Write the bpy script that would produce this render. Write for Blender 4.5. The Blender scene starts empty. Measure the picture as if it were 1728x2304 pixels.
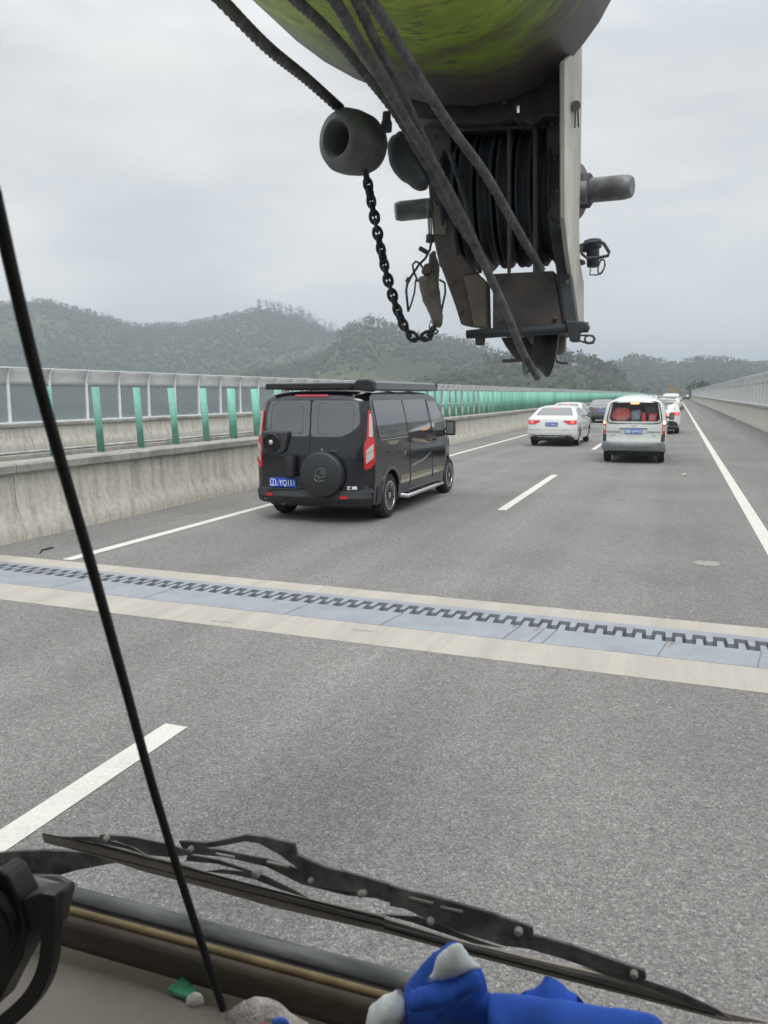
import bpy, bmesh, math, random
import numpy as np
from mathutils import Vector, Matrix, geometry
R = math.radians
sc = bpy.context.scene
col = sc.collection
rnd = random.Random(7)

# ------------------------------------------------------------------ camera
CAM = Vector((0.0, 0.0, 1.87))
FPX = 1780.0
CR = Vector((0.9388534817910896, 0.3442941802514708, -0.003956914671293637))
CU = Vector((-0.04671690401415136, 0.13876098779832005, 0.9892233919315531))
CF = Vector((-0.3411329221990758, 0.9285509709812393, -0.14636059470266258))
cd = bpy.data.cameras.new('camera')
cam = bpy.data.objects.new('camera', cd)
col.objects.link(cam)
cam.matrix_world = Matrix(((CR.x, CU.x, -CF.x, CAM.x), (CR.y, CU.y, -CF.y, CAM.y), (CR.z, CU.z, -CF.z, CAM.z), (0, 0, 0, 1)))
cd.sensor_fit = 'HORIZONTAL'
cd.sensor_width = 36.0
cd.lens = 36.0 * FPX / 1728.0
cd.clip_start = 0.02
cd.clip_end = 12000
cd.dof.use_dof = True; cd.dof.focus_distance = 14.0; cd.dof.aperture_fstop = 20.0
sc.camera = cam

# ------------------------------------------------------------------ sky, sun, exposure
SUN_EL, SUN_AZ = R(58), R(150)
w = bpy.data.worlds.new('World'); sc.world = w; w.use_nodes = True
nt = w.node_tree; nt.nodes.clear()
N = nt.nodes.new; L = nt.links.new
out = N('ShaderNodeOutputWorld'); bg = N('ShaderNodeBackground'); bg.inputs[1].default_value = 0.1
sky = N('ShaderNodeTexSky'); sky.sky_type = 'NISHITA'; sky.sun_disc = False
sky.sun_elevation = SUN_EL; sky.sun_rotation = SUN_AZ; sky.dust_density = 3.0
tc = N('ShaderNodeTexCoord')
mp = N('ShaderNodeMapping'); mp.inputs['Scale'].default_value = (1.0, 1.0, 3.2); mp.inputs['Rotation'].default_value = (0.1, 0.12, 0.4)
nz = N('ShaderNodeTexNoise'); nz.inputs['Scale'].default_value = 2.6; nz.inputs['Detail'].default_value = 7; nz.inputs['Roughness'].default_value = 0.52
nz2 = N('ShaderNodeTexNoise'); nz2.inputs['Scale'].default_value = 7.0; nz2.inputs['Detail'].default_value = 5
cr = N('ShaderNodeValToRGB')
cr.color_ramp.elements[0].position = 0.40; cr.color_ramp.elements[0].color = (0.525, 0.552, 0.570, 1)
cr.color_ramp.elements[1].position = 0.60; cr.color_ramp.elements[1].color = (0.700, 0.698, 0.680, 1)
mxn = N('ShaderNodeMix'); mxn.data_type = 'FLOAT'; mxn.inputs[0].default_value = 0.22
sep = N('ShaderNodeSeparateXYZ')
el = N('ShaderNodeMapRange'); el.inputs[1].default_value = 0.34; el.inputs[2].default_value = 1.0; el.inputs[3].default_value = 1.0; el.inputs[4].default_value = 2.7
lo = N('ShaderNodeMapRange'); lo.inputs[1].default_value = -0.05; lo.inputs[2].default_value = 0.28; lo.inputs[3].default_value = 1.22; lo.inputs[4].default_value = 0.96
mu = N('ShaderNodeMath'); mu.operation = 'MULTIPLY'
sc10 = N('ShaderNodeVectorMath'); sc10.operation = 'SCALE'
m10 = N('ShaderNodeMath'); m10.operation = 'MULTIPLY'; m10.inputs[1].default_value = 10.0
mx = N('ShaderNodeMix'); mx.data_type = 'RGBA'; mx.inputs[0].default_value = 0.94
L(tc.outputs['Generated'], mp.inputs[0]); L(mp.outputs[0], nz.inputs['Vector']); L(mp.outputs[0], nz2.inputs['Vector'])
L(nz.outputs['Fac'], mxn.inputs[2]); L(nz2.outputs['Fac'], mxn.inputs[3]); L(mxn.outputs[0], cr.inputs[0])
L(tc.outputs['Generated'], sep.inputs[0]); L(sep.outputs[2], el.inputs[0]); L(sep.outputs[2], lo.inputs[0])
L(el.outputs[0], mu.inputs[0]); L(lo.outputs[0], mu.inputs[1]); L(mu.outputs[0], m10.inputs[0])
L(cr.outputs[0], sc10.inputs[0]); L(m10.outputs[0], sc10.inputs['Scale'])
L(sky.outputs[0], mx.inputs[6]); L(sc10.outputs[0], mx.inputs[7]); L(mx.outputs[2], bg.inputs[0]); L(bg.outputs[0], out.inputs[0])
sd = bpy.data.lights.new('sun', 'SUN'); sd.energy = 1.1; sd.angle = R(22); sd.color = (1.0, 0.96, 0.9)
so = bpy.data.objects.new('sun', sd); col.objects.link(so)
so.rotation_euler = (R(90) - SUN_EL, 0, R(180) - SUN_AZ)
sc.view_settings.view_transform = 'Standard'; sc.view_settings.look = 'None'
sc.view_settings.exposure = 0.45; sc.view_settings.gamma = 1.0
sc.render.engine = 'CYCLES'
sc.cycles.max_bounces = 6; sc.cycles.diffuse_bounces = 3; sc.cycles.glossy_bounces = 3
sc.cycles.transparent_max_bounces = 12; sc.cycles.volume_bounces = 0
sc.cycles.use_denoising = True

# ------------------------------------------------------------------ helpers
def ray(p):
    return CR * ((p[0] - 864.0) / FPX) - CU * ((p[1] - 1152.0) / FPX) + CF
def onY(p, Y):
    r = ray(p); return CAM + r * ((Y - CAM.y) / r.y)
def onX(p, X):
    r = ray(p); return CAM + r * ((X - CAM.x) / r.x)
def onZ(p, Z):
    r = ray(p); return CAM + r * ((Z - CAM.z) / r.z)
def c1(x, y): return (440 + x / 1.659, y / 1.659)
def c2(x, y): return (680 + x / 2.074, 200 + y / 2.074)
def c7(x, y): return (x / 1.92, 1800 + y / 1.92)
def c8(x, y): return (800 + x / 1.788, 1800 + y / 1.788)

MATS = {}
def mat(name, c, rough=0.6, metal=0.0, var=0.0, scale=5.0, c2_=None, bump=0.0, bscale=None, coat=0.0, emit=None, estr=1.0, detail=6, spec=0.5, stretch=None, lo=0.35, hi=0.65):
    if name in MATS: return MATS[name]
    m = bpy.data.materials.new(name); m.use_nodes = True
    n = m.node_tree; b = n.nodes['Principled BSDF']
    b.inputs['Base Color'].default_value = (*c, 1); b.inputs['Roughness'].default_value = rough; b.inputs['Metallic'].default_value = metal
    b.inputs['Coat Weight'].default_value = coat; b.inputs['Coat Roughness'].default_value = 0.04
    b.inputs['Specular IOR Level'].default_value = spec
    if emit:
        b.inputs['Emission Color'].default_value = (*emit, 1); b.inputs['Emission Strength'].default_value = estr
    if var or c2_ or bump:
        t = n.nodes.new('ShaderNodeTexCoord'); mpp = n.nodes.new('ShaderNodeMapping')
        if stretch: mpp.inputs['Scale'].default_value = stretch
        n.links.new(t.outputs['Object'], mpp.inputs[0])
        z = n.nodes.new('ShaderNodeTexNoise'); z.inputs['Scale'].default_value = scale; z.inputs['Detail'].default_value = detail; z.inputs['Roughness'].default_value = 0.6
        n.links.new(mpp.outputs[0], z.inputs['Vector'])
        if var or c2_:
            q = n.nodes.new('ShaderNodeValToRGB'); q.color_ramp.elements[0].position = lo; q.color_ramp.elements[1].position = hi
            a = c2_ if c2_ else tuple(v * (1 - var) for v in c)
            bb = c if c2_ else tuple(min(1, v * (1 + var)) for v in c)
            q.color_ramp.elements[0].color = (*a, 1); q.color_ramp.elements[1].color = (*bb, 1)
            n.links.new(z.outputs['Fac'], q.inputs[0]); n.links.new(q.outputs[0], b.inputs['Base Color'])
        if bump:
            z2 = n.nodes.new('ShaderNodeTexNoise'); z2.inputs['Scale'].default_value = bscale or scale * 4; z2.inputs['Detail'].default_value = 5
            n.links.new(mpp.outputs[0], z2.inputs['Vector'])
            bp = n.nodes.new('ShaderNodeBump'); bp.inputs['Strength'].default_value = bump; bp.inputs['Distance'].default_value = 0.01
            n.links.new(z2.outputs['Fac'], bp.inputs['Height']); n.links.new(bp.outputs[0], b.inputs['Normal'])
    MATS[name] = m
    return m

def glass_mat(name, tint, alpha, rough=0.03):
    """a thin pane: partly see-through, partly tinted, glossy"""
    m = bpy.data.materials.new(name); m.use_nodes = True
    b = m.node_tree.nodes['Principled BSDF']
    b.inputs['Base Color'].default_value = (*tint, 1); b.inputs['Alpha'].default_value = alpha
    b.inputs['Roughness'].default_value = rough; b.inputs['Coat Weight'].default_value = 0.6
    MATS[name] = m
    return m

OFF = {}
def base_of(p):
    v = Vector((0, 0, 0))
    while p is not None:
        v += p.location; p = p.parent
    return v

class MB:
    def __init__(s): s.v = []; s.f = []; s.m = []; s.cm = 0
    def add(s, vs, fs):
        o = len(s.v); s.v += [tuple(x) for x in vs]
        for f in fs: s.f.append([o + i for i in f]); s.m.append(s.cm)
        return s
    def box(s, x0, x1, y0, y1, z0, z1):
        vs = [(x, y, z) for x in (x0, x1) for y in (y0, y1) for z in (z0, z1)]
        return s.add(vs, [(0, 1, 3, 2), (4, 6, 7, 5), (0, 4, 5, 1), (2, 3, 7, 6), (0, 2, 6, 4), (1, 5, 7, 3)])
    def prism(s, pts, ext, cap=True):
        n = len(pts); ext = Vector(ext)
        vs = [Vector(p) for p in pts] + [Vector(p) + ext for p in pts]
        fs = [(i, (i + 1) % n, n + (i + 1) % n, n + i) for i in range(n)]
        if cap: fs += [list(range(n))[::-1], list(range(n, 2 * n))]
        return s.add(vs, fs)
    def tube(s, path, rad, n=8, cap=True, lobes=0, twist=0.0, closed=False):
        path = [Vector(p) for p in path]; k = len(path)
        if not hasattr(rad, '__len__'): rad = [rad] * k
        up = Vector((0, 0, 1)); vs = []; dist = 0; prev = None
        for i, p in enumerate(path):
            a = path[(i - 1) % k] if (closed or i > 0) else p
            b = path[(i + 1) % k] if (closed or i < k - 1) else p
            t = (b - a).normalized()
            if prev is None:
                u = t.orthogonal().normalized()
            else:
                u = (prev - t * prev.dot(t)).normalized()
            prev = u; v = t.cross(u)
            if i: dist += (p - path[i - 1]).length
            for j in range(n):
                an = 2 * math.pi * j / n
                r = rad[i]
                if lobes: r *= 1 - 0.20 * (1 - abs(math.sin(lobes * an / 2 )))
                an2 = an + twist * dist
                vs.append(p + (u * math.cos(an2) + v * math.sin(an2)) * r)
        fs = []
        for i in range(k if closed else k - 1):
            for j in range(n):
                a = i * n + j; b = i * n + (j + 1) % n; i2 = (i + 1) % k
                fs.append((a, b, i2 * n + (j + 1) % n, i2 * n + j))
        if cap and not closed: fs += [list(range(n))[::-1], list(range((k - 1) * n, k * n))]
        return s.add(vs, fs)
    def cyl(s, a, b, r0, r1=None, n=20):
        return s.tube([a, b], [r0, r0 if r1 is None else r1], n)
    def lathe(s, prof, c, axis, n=28, close=False):
        """prof: (r, h) along axis from c"""
        c = Vector(c); ax = Vector(axis).normalized(); u = ax.orthogonal().normalized(); v = ax.cross(u); k = len(prof)
        vs = [c + ax * h + (u * math.cos(2 * math.pi * j / n) + v * math.sin(2 * math.pi * j / n)) * r for r, h in prof for j in range(n)]
        fs = [(i * n + j, i * n + (j + 1) % n, ((i + 1) % k) * n + (j + 1) % n, ((i + 1) % k) * n + j) for i in range(k if close else k - 1) for j in range(n)]
        if not close: fs += [list(range(n))[::-1], list(range((k - 1) * n, k * n))]
        return s.add(vs, fs)
    def build(s, name, mats, parent=None, world=True, smooth=35, bevel=0, bseg=2):
        me = bpy.data.meshes.new(name)
        o0 = base_of(parent) if (parent is not None and world) else Vector((0, 0, 0))
        me.from_pydata([tuple(Vector(q) - o0) for q in s.v], [], s.f)
        if not isinstance(mats, (list, tuple)): mats = [mats]
        for q in mats: me.materials.append(q)
        me.polygons.foreach_set('material_index', s.m)
        bm = bmesh.new(); bm.from_mesh(me); bmesh.ops.remove_doubles(bm, verts=bm.verts, dist=1e-5)
        bmesh.ops.recalc_face_normals(bm, faces=bm.faces); bm.to_mesh(me); bm.free()
        if smooth is not None:
            me.polygons.foreach_set('use_smooth', [True] * len(me.polygons)); me.set_sharp_from_angle(angle=R(smooth))
        o = bpy.data.objects.new(name, me); col.objects.link(o); o.parent = parent
        if bevel:
            md = o.modifiers.new('bevel', 'BEVEL'); md.width = bevel; md.segments = bseg; md.limit_method = 'ANGLE'; md.angle_limit = R(40); md.harden_normals = True
        return o

def tag(o, label=None, cat=None, group=None, kind=None):
    if label: o['label'] = label
    if cat: o['category'] = cat
    if group: o['group'] = group
    if kind: o['kind'] = kind
    return o
def thing(name, loc, label, cat, group=None, rz=0):
    o = bpy.data.objects.new(name, None); col.objects.link(o); o.location = loc; o.rotation_euler = (0, 0, rz)
    o.empty_display_size = 0.2
    return tag(o, label, cat, group)
def copy_tree(o, parent=None):
    c = o.copy(); col.objects.link(c); c.parent = parent
    for ch in list(o.children): copy_tree(ch, c)
    return c

def fontmesh(txt, size, mt, name, parent, M, depth=0.002, bold=0.0, world=False, sx=1.0, fit=None):
    cu = bpy.data.curves.new(name, 'FONT'); cu.body = txt; cu.size = size; cu.extrude = depth; cu.align_x = 'CENTER'; cu.align_y = 'CENTER'; cu.offset = bold
    t = bpy.data.objects.new(name, cu); col.objects.link(t)
    bpy.context.view_layer.update()
    me = bpy.data.meshes.new_from_object(t.evaluated_get(bpy.context.evaluated_depsgraph_get()))
    bpy.data.objects.remove(t)
    if fit:
        xs = [v.co.x for v in me.vertices]; ys = [v.co.y for v in me.vertices]; sx = fit / (max(xs) - min(xs))
        me.transform(Matrix.Translation((0, -(max(ys) + min(ys)) / 2, 0)))
    me.transform(M @ Matrix.Diagonal((sx, 1, 1, 1)))
    me.materials.clear(); me.materials.append(mt)
    o = bpy.data.objects.new(name, me); col.objects.link(o); o.parent = parent
    return o

# ------------------------------------------------------------------ materials of the place
def asphalt_material():
    m = bpy.data.materials.new('asphalt'); m.use_nodes = True; n = m.node_tree; b = n.nodes['Principled BSDF']; l = n.links.new
    t = n.nodes.new('ShaderNodeTexCoord')
    def vor(sc_):
        v = n.nodes.new('ShaderNodeTexVoronoi'); v.inputs['Scale'].default_value = sc_; l(t.outputs['Object'], v.inputs['Vector'])
        se = n.nodes.new('ShaderNodeSeparateColor'); l(v.outputs['Color'], se.inputs[0]); return se.outputs[0], v
    a, va = vor(98); c, vc = vor(185)
    add = n.nodes.new('ShaderNodeMath'); add.operation = 'ADD'; l(a, add.inputs[0]); l(c, add.inputs[1])
    r = n.nodes.new('ShaderNodeValToRGB')
    r.color_ramp.elements[0].position = 0.0; r.color_ramp.elements[0].color = (0.085, 0.083, 0.082, 1)
    r.color_ramp.elements[1].position = 1.0; r.color_ramp.elements[1].color = (0.42, 0.41, 0.395, 1)
    e = r.color_ramp.elements.new(0.45); e.color = (0.178, 0.174, 0.170, 1)
    e = r.color_ramp.elements.new(0.80); e.color = (0.245, 0.238, 0.232, 1)
    hf = n.nodes.new('ShaderNodeMath'); hf.operation = 'MULTIPLY'; hf.inputs[1].default_value = .5; l(add.outputs[0], hf.inputs[0]); l(hf.outputs[0], r.inputs[0])
    def ns(scale, stretch, lo_, hi_, det=5, p0=.3, p1=.7):
        mp = n.nodes.new('ShaderNodeMapping'); mp.inputs['Scale'].default_value = stretch; l(t.outputs['Object'], mp.inputs[0])
        q = n.nodes.new('ShaderNodeTexNoise'); q.inputs['Scale'].default_value = scale; q.inputs['Detail'].default_value = det; l(mp.outputs[0], q.inputs['Vector'])
        k = n.nodes.new('ShaderNodeMapRange'); k.inputs[1].default_value = p0; k.inputs[2].default_value = p1; k.inputs[3].default_value = lo_; k.inputs[4].default_value = hi_; l(q.outputs['Fac'], k.inputs[0]); return k.outputs[0]
    fs = [ns(.5, (1, 1, 1), .90, 1.10, 6), ns(.9, (1.3, .02, 1), .86, 1.12, 3), ns(14, (1, 1, 1), .92, 1.08, 6), ns(1.7, (1, .6, 1), .92, 1.0, 3, .24, .34)]
    cur = fs[0]
    for f in fs[1:]:
        mm = n.nodes.new('ShaderNodeMath'); mm.operation = 'MULTIPLY'; l(cur, mm.inputs[0]); l(f, mm.inputs[1]); cur = mm.outputs[0]
    s = n.nodes.new('ShaderNodeVectorMath'); s.operation = 'SCALE'; l(r.outputs[0], s.inputs[0]); l(cur, s.inputs['Scale'])
    l(s.outputs[0], b.inputs['Base Color']); b.inputs['Roughness'].default_value = 0.92; b.inputs['Specular IOR Level'].default_value = 0.25
    bp = n.nodes.new('ShaderNodeBump'); bp.inputs['Strength'].default_value = 0.4; bp.inputs['Distance'].default_value = 0.005
    l(va.outputs['Distance'], bp.inputs['Height']); l(bp.outputs[0], b.inputs['Normal'])
    return m
ASPH = asphalt_material()

def concrete_material(name, c, stain=0.5, streak=(5.0, 5.0, 0.35), fine=(.84, 1.12), fs=9, pos=(.33, .60)):
    m = bpy.data.materials.new(name); m.use_nodes = True; n = m.node_tree; b = n.nodes['Principled BSDF']; l = n.links.new
    t = n.nodes.new('ShaderNodeTexCoord')
    mp_ = n.nodes.new('ShaderNodeMapping'); mp_.inputs['Scale'].default_value = streak; l(t.outputs['Object'], mp_.inputs[0])
    a = n.nodes.new('ShaderNodeTexNoise'); a.inputs['Scale'].default_value = 1.0; a.inputs['Detail'].default_value = 8; a.inputs['Roughness'].default_value = 0.65; l(mp_.outputs[0], a.inputs['Vector'])
    f = n.nodes.new('ShaderNodeTexNoise'); f.inputs['Scale'].default_value = fs; f.inputs['Detail'].default_value = 8; l(t.outputs['Object'], f.inputs['Vector'])
    q = n.nodes.new('ShaderNodeValToRGB'); q.color_ramp.elements[0].position = pos[0]; q.color_ramp.elements[1].position = pos[1]
    q.color_ramp.elements[0].color = (*[v * (1 - stain) for v in c], 1); q.color_ramp.elements[1].color = (*c, 1)
    l(a.outputs['Fac'], q.inputs[0])
    r4 = n.nodes.new('ShaderNodeMapRange'); r4.inputs[1].default_value = 0.3; r4.inputs[2].default_value = 0.7; r4.inputs[3].default_value = fine[0]; r4.inputs[4].default_value = fine[1]
    l(f.outputs['Fac'], r4.inputs[0])
    s = n.nodes.new('ShaderNodeVectorMath'); s.operation = 'SCALE'; l(q.outputs[0], s.inputs[0]); l(r4.outputs[0], s.inputs['Scale']); l(s.outputs[0], b.inputs['Base Color'])
    b.inputs['Roughness'].default_value = 0.9
    bp = n.nodes.new('ShaderNodeBump'); bp.inputs['Strength'].default_value = 0.3; bp.inputs['Distance'].default_value = 0.01; l(f.outputs['Fac'], bp.inputs['Height']); l(bp.outputs[0], b.inputs['Normal'])
    return m
CONC = concrete_material('stained_concrete', (0.52, 0.50, 0.44), 0.40, (7, 7, .45), (.86, 1.1), 14, (.30, .55))
CAPC = concrete_material('cap_concrete', (0.36, 0.35, 0.32), 0.45, (4, 1.2, 2))
BAND = concrete_material('joint_concrete', (0.41, 0.385, 0.345), 0.20, (3.5, .35, 1.2), (.95, 1.04), 40, (.3, .6))
PAINT = concrete_material('road_paint', (0.60, 0.595, 0.55), 0.14, (3, 3, 3), (.88, 1.06), 50, (.3, .5))
WHITEM = mat('white_metal', (0.82, 0.84, 0.86), 0.45, 0.0, var=0.08, scale=3)
GREYM = mat('grey_steel', (0.30, 0.31, 0.32), 0.5, 0.6, var=0.2, scale=6)
BLACK = mat('black_plastic', (0.012, 0.012, 0.014), 0.5, var=0.2, scale=30)
RUBBER = mat('rubber', (0.018, 0.018, 0.019), 0.8, var=0.3, scale=20)

# ------------------------------------------------------------------ road deck
YF = 620.0
XL, XR = -8.0, 4.17
def jn(x): return 5.32 - 0.030 * x      # near edge of the joint
def jf(x): return 6.86 - 0.034 * x      # far edge
m = MB()
m.add([(XL - .3, -30, 0), (XR + .3, -30, 0), (XR + .3, jn(XR + .3), 0), (XL - .3, jn(XL - .3), 0)], [(0, 1, 2, 3)])
m.add([(XL - .3, jf(XL - .3), 0), (XR + .3, jf(XR + .3), 0), (XR + .3, YF, 0), (XL - .3, YF, 0)], [(0, 1, 2, 3)])
tag(m.build('road', ASPH, smooth=None), kind='structure')
m = MB(); m.add([(-22.4, -30, -.05), (-9.5, -30, -.05), (-9.5, YF, -.05), (-22.4, YF, -.05)], [(0, 1, 2, 3)])
tag(m.build('opposite_road', ASPH, smooth=None), kind='structure')
m = MB(); m.box(-22.9, -9.2, -30, YF, -1.6, -.06); m.box(XL - .4, XR + .5, -30, YF, -1.6, -.35)
tag(m.build('bridge_deck', CONC, smooth=None), kind='structure')

def marking(x0, x1, y0, y1, sl=0.0):
    m = MB(); m.add([(x0, y0, .004), (x1, y0, .004), (x1 + sl, y1, .004), (x0 + sl, y1, .004)], [(0, 1, 2, 3)])
    return tag(m.build('lane_marking', PAINT, smooth=None), kind='structure')
marking(-6.60, -6.45, jf(-6.5) + 0.06, YF); marking(-6.60, -6.45, -10, jn(-6.5) - .05)
marking(1.08, 1.25, jf(1) + .02, YF); marking(1.08, 1.25, -10, jn(1) - .02)
for k in range(0, 30):
    y0 = -2.42 + 15.08 * k
    marking(-2.68, -2.53, y0, y0 + 6.05)

# expansion joint
STEEL = mat('worn_blue_steel', (0.285, 0.31, 0.35), 0.55, 0.1, c2_=(.235, .25, .27), lo=.3, hi=.6, scale=3, bump=0.1, bscale=30)
DARKS = mat('joint_void', (0.16, 0.075, 0.035), 0.95, c2_=(.012, .011, .010), scale=5, lo=.56, hi=.72)
ej = thing('expansion_joint', (-1.9, 6.0, 0), 'steel comb expansion joint with pale concrete bands crossing the whole carriageway', 'expansion joint')
x0, x1 = XL - .05, XR + .05
def strip(fa, fb, z, zb=-.25):
    m = MB(); m.prism([(x0, fa(x0), z), (x1, fa(x1), z), (x1, fb(x1), z), (x0, fb(x0), z)], (0, 0, zb)); return m
n1 = lambda x: 5.81 - .031 * x
n2 = lambda x: 6.205 - .038 * x        # root of near fingers
f1 = lambda x: 6.462 - .038 * x        # root of far fingers
f2 = lambda x: 6.57 - .036 * x
strip(jn, lambda x: n1(x) - .002, .003).build('concrete_band', BAND, ej)
strip(lambda x: f2(x) + .002, jf, .003).build('concrete_band', BAND, ej)
def comb(base, root, sgn, ph):
    pts = []; p = .1475; ft = .150
    k = int((x1 - x0) / p)
    for i in range(k):
        xa = x0 + i * p + ph
        r = root(xa)
        pts += [(xa + .009, r, .005), (xa + .016, r + sgn * ft, .005), (xa + .057, r + sgn * ft, .005), (xa + .064, r, .005)]
    return pts
m = MB()
nf = comb(n1, n2, 1, 0); ff = comb(f2, f1, -1, .0738)
# build each plate as base strip + one quad per finger, welded into a plate
def plate(fa, fb, fingers, name, parent):
    m = MB()
    m.prism([(x0, fa(x0), .005), (x1, fa(x1), .005), (x1, fb(x1), .005), (x0, fb(x0), .005)], (0, 0, -.22))
    for i in range(0, len(fingers), 4):
        q = fingers[i:i + 4]
        if q[0][0] < x0 or q[3][0] > x1: continue
        m.prism([(q[0][0], q[0][1], .005), (q[1][0], q[1][1], .005), (q[2][0], q[2][1], .005), (q[3][0], q[3][1], .005)], (0, 0, -.22))
    return m.build(name, STEEL, parent, smooth=None)
pn = plate(n1, n2, nf, 'comb_plate', ej); pf = plate(f1, f2, ff, 'comb_plate', ej)
m = MB(); m.box(x0, x1, 5.6, 7.0, -.345, -.28); m.build('gutter', DARKS, ej)
RUSTY = mat('rust', (0.25, 0.22, 0.20), 0.9, var=0.4, scale=30)
MATS['seam'] = mat('seam_grey', (0.16, 0.17, 0.19), 0.7)
for xx in (-3.1, -2.2, -1.18, -.98, -.88, -.05, .6, 1.4, -4.6, -5.7):
    ya = n1(xx); yb = n2(xx) - .01
    m = MB(); m.add([(xx, ya, .0075), (xx + .008, ya, .0075), (xx + .07, yb, .0075), (xx + .06, yb, .0075)], [(0, 1, 2, 3)]); m.build('plate_seam', MATS['seam'], pn)

for i_, xx in enumerate((-1.17, -.97, .05, -3.4, 1.9)):
    ya = n2(xx) - .012; m = MB(); h_ = .05 + .05 * (i_ % 3)
    m.add([(xx, ya, .0068), (xx + .03, ya, .0068), (xx + .022 - h_ * .3, ya - h_, .0068), (xx + .008 - h_ * .3, ya - h_ * .8, .0068)], [(0, 1, 2, 3)])
    m.build('rust_stain', RUSTY, pn, smooth=None)
# litter, cracks and patches on the road
PALE = concrete_material('pale_spill', (0.30, 0.295, 0.28), 0.2, (3, 3, 3)); DPATCH = concrete_material('tar_patch', (0.085, 0.085, 0.09), 0.3, (3, 3, 3))
def patch(cx, cy, rx, ry, mt, seed, kind='road_patch'):
    q = random.Random(seed); m = MB(); k = 22
    m.add([(cx + rx * math.cos(6.283 * i / k) * q.uniform(.75, 1.1), cy + ry * math.sin(6.283 * i / k) * q.uniform(.75, 1.1), .0035) for i in range(k)], [tuple(range(k))])
    tag(m.build(kind, mt, smooth=None), kind='structure')
pq = onZ((1590, 1268), 0); patch(pq.x, pq.y, .16, .16, PALE, 1)
for i_, (px_, py_, L_) in enumerate(((330, 1195, .9), (470, 1158, 1.6), (410, 1165, .7), (250, 1222, .5))):
    pq = onZ((px_, py_), 0); patch(pq.x, pq.y, .018, L_ * .5, PALE, 5 + i_)
for i_, (px_, py_) in enumerate(((1400, 1125), (1480, 1127), (820, 1420), (500, 1400))):
    pq = onZ((px_, py_), 0)
    if i_ < 2: patch(pq.x, pq.y, .16, .02, DPATCH, 9 + i_)
    else: patch(pq.x, pq.y, .13, .025, PALE, 9 + i_)
m = MB(); pts = [(-7.35, 7.55), (-7.28, 7.72), (-7.12, 7.8), (-6.98, 7.86), (-6.86, 8.0)]
pts = [onZ(p_, .008) for p_ in ((90, 1245), (94, 1238), (104, 1236), (114, 1233), (121, 1232))]; m.tube(pts, [.008, .012, .014, .012, .006], 6)
tag(m.build('rubber_strip', RUBBER), 'short black strip of torn rubber lying by the median wall just past the joint', 'debris')
LITTER = mat('litter_white', (0.6, 0.58, 0.54), 0.7)
for (px, py, s, lab) in ((1540, 1071, .06, 'scrap of pale litter in the right lane behind the white minivan'), (1650, 935, .09, 'scrap of white litter at the foot of the right parapet, further away'), (1657, 949, .09, 'scrap of white litter at the foot of the right parapet, nearer one')):
    p = onZ((px, py), 0.0); m = MB()
    m.tube([(p.x - s, p.y, .01), (p.x - s * .3, p.y + .03, .04), (p.x + s * .4, p.y - .02, .03), (p.x + s, p.y + .02, .008)], [s * .2, s * .4, s * .45, s * .1], 6)
    tag(m.build('litter', LITTER, bevel=0), lab, 'litter')

# ------------------------------------------------------------------ parapets
def parapet(name, X, sgn, y0, y1, h, label, capw=.12, mt=CONC):
    """sgn: +1 when the wall body lies towards +x of its face"""
    r = thing(name, (X, 20, 0), label, 'wall')
    prof = [(0, -.1), (0, .10), (.05, .22), (.13, .42), (.15, h - .14), (.15, h - .13), (.55, h - .13), (.55, -.1)]
    m = MB(); ys = [y0 + i * 4.0 for i in range(int((y1 - y0) / 4) + 1)]
    for a, b in zip(ys[:-1], ys[1:]):
        m.prism([(X + sgn * u, a + .006, z) for u, z in prof], (0, b - a - .012, 0))
    m.build('wall', mt, r, smooth=30)
    m = MB(); cp = [(.10, h - .13), (.085, h - .11), (.085, h - .02), (.11, h), (.56, h), (.57, h - .02), (.57, h - .13)]
    for a, b in zip(ys[:-1], ys[1:]):
        m.prism([(X + sgn * u, a + .006, z) for u, z in cp], (0, b - a - .012, 0))
    m.build('cap', CAPC, r, smooth=30)
    return r
parapet('median_wall', -7.95, -1, -20, 588, 1.0, 'stained concrete parapet beside the left lane, in front of the green anti-glare panels')
parapet('opposite_wall', -9.95, 1, -20, 588, .985, 'concrete parapet just behind the green anti-glare panels, only its top edge seen')
rp = parapet('right_wall', 4.17, 1, -20, 288, 1.22, 'streaked concrete parapet along the right shoulder under the pale noise fence')
fw = parapet('far_wall', -22.0, -1, 0, 588, .90, 'stained concrete parapet on the far side of the opposite carriageway below the glass noise screen')
# pipe run on the median wall
PIPE = mat('pipe_grey', (0.40, 0.40, 0.38), 0.6, var=.25, scale=4)
m = MB(); m.cyl((-9.2, -15, 1.035), (-9.2, 580, 1.035), .025, n=8); tag(m.build('conduit', PIPE), 'thin pale pipe running along the top of the wall behind the green panels', 'pipe')

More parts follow.
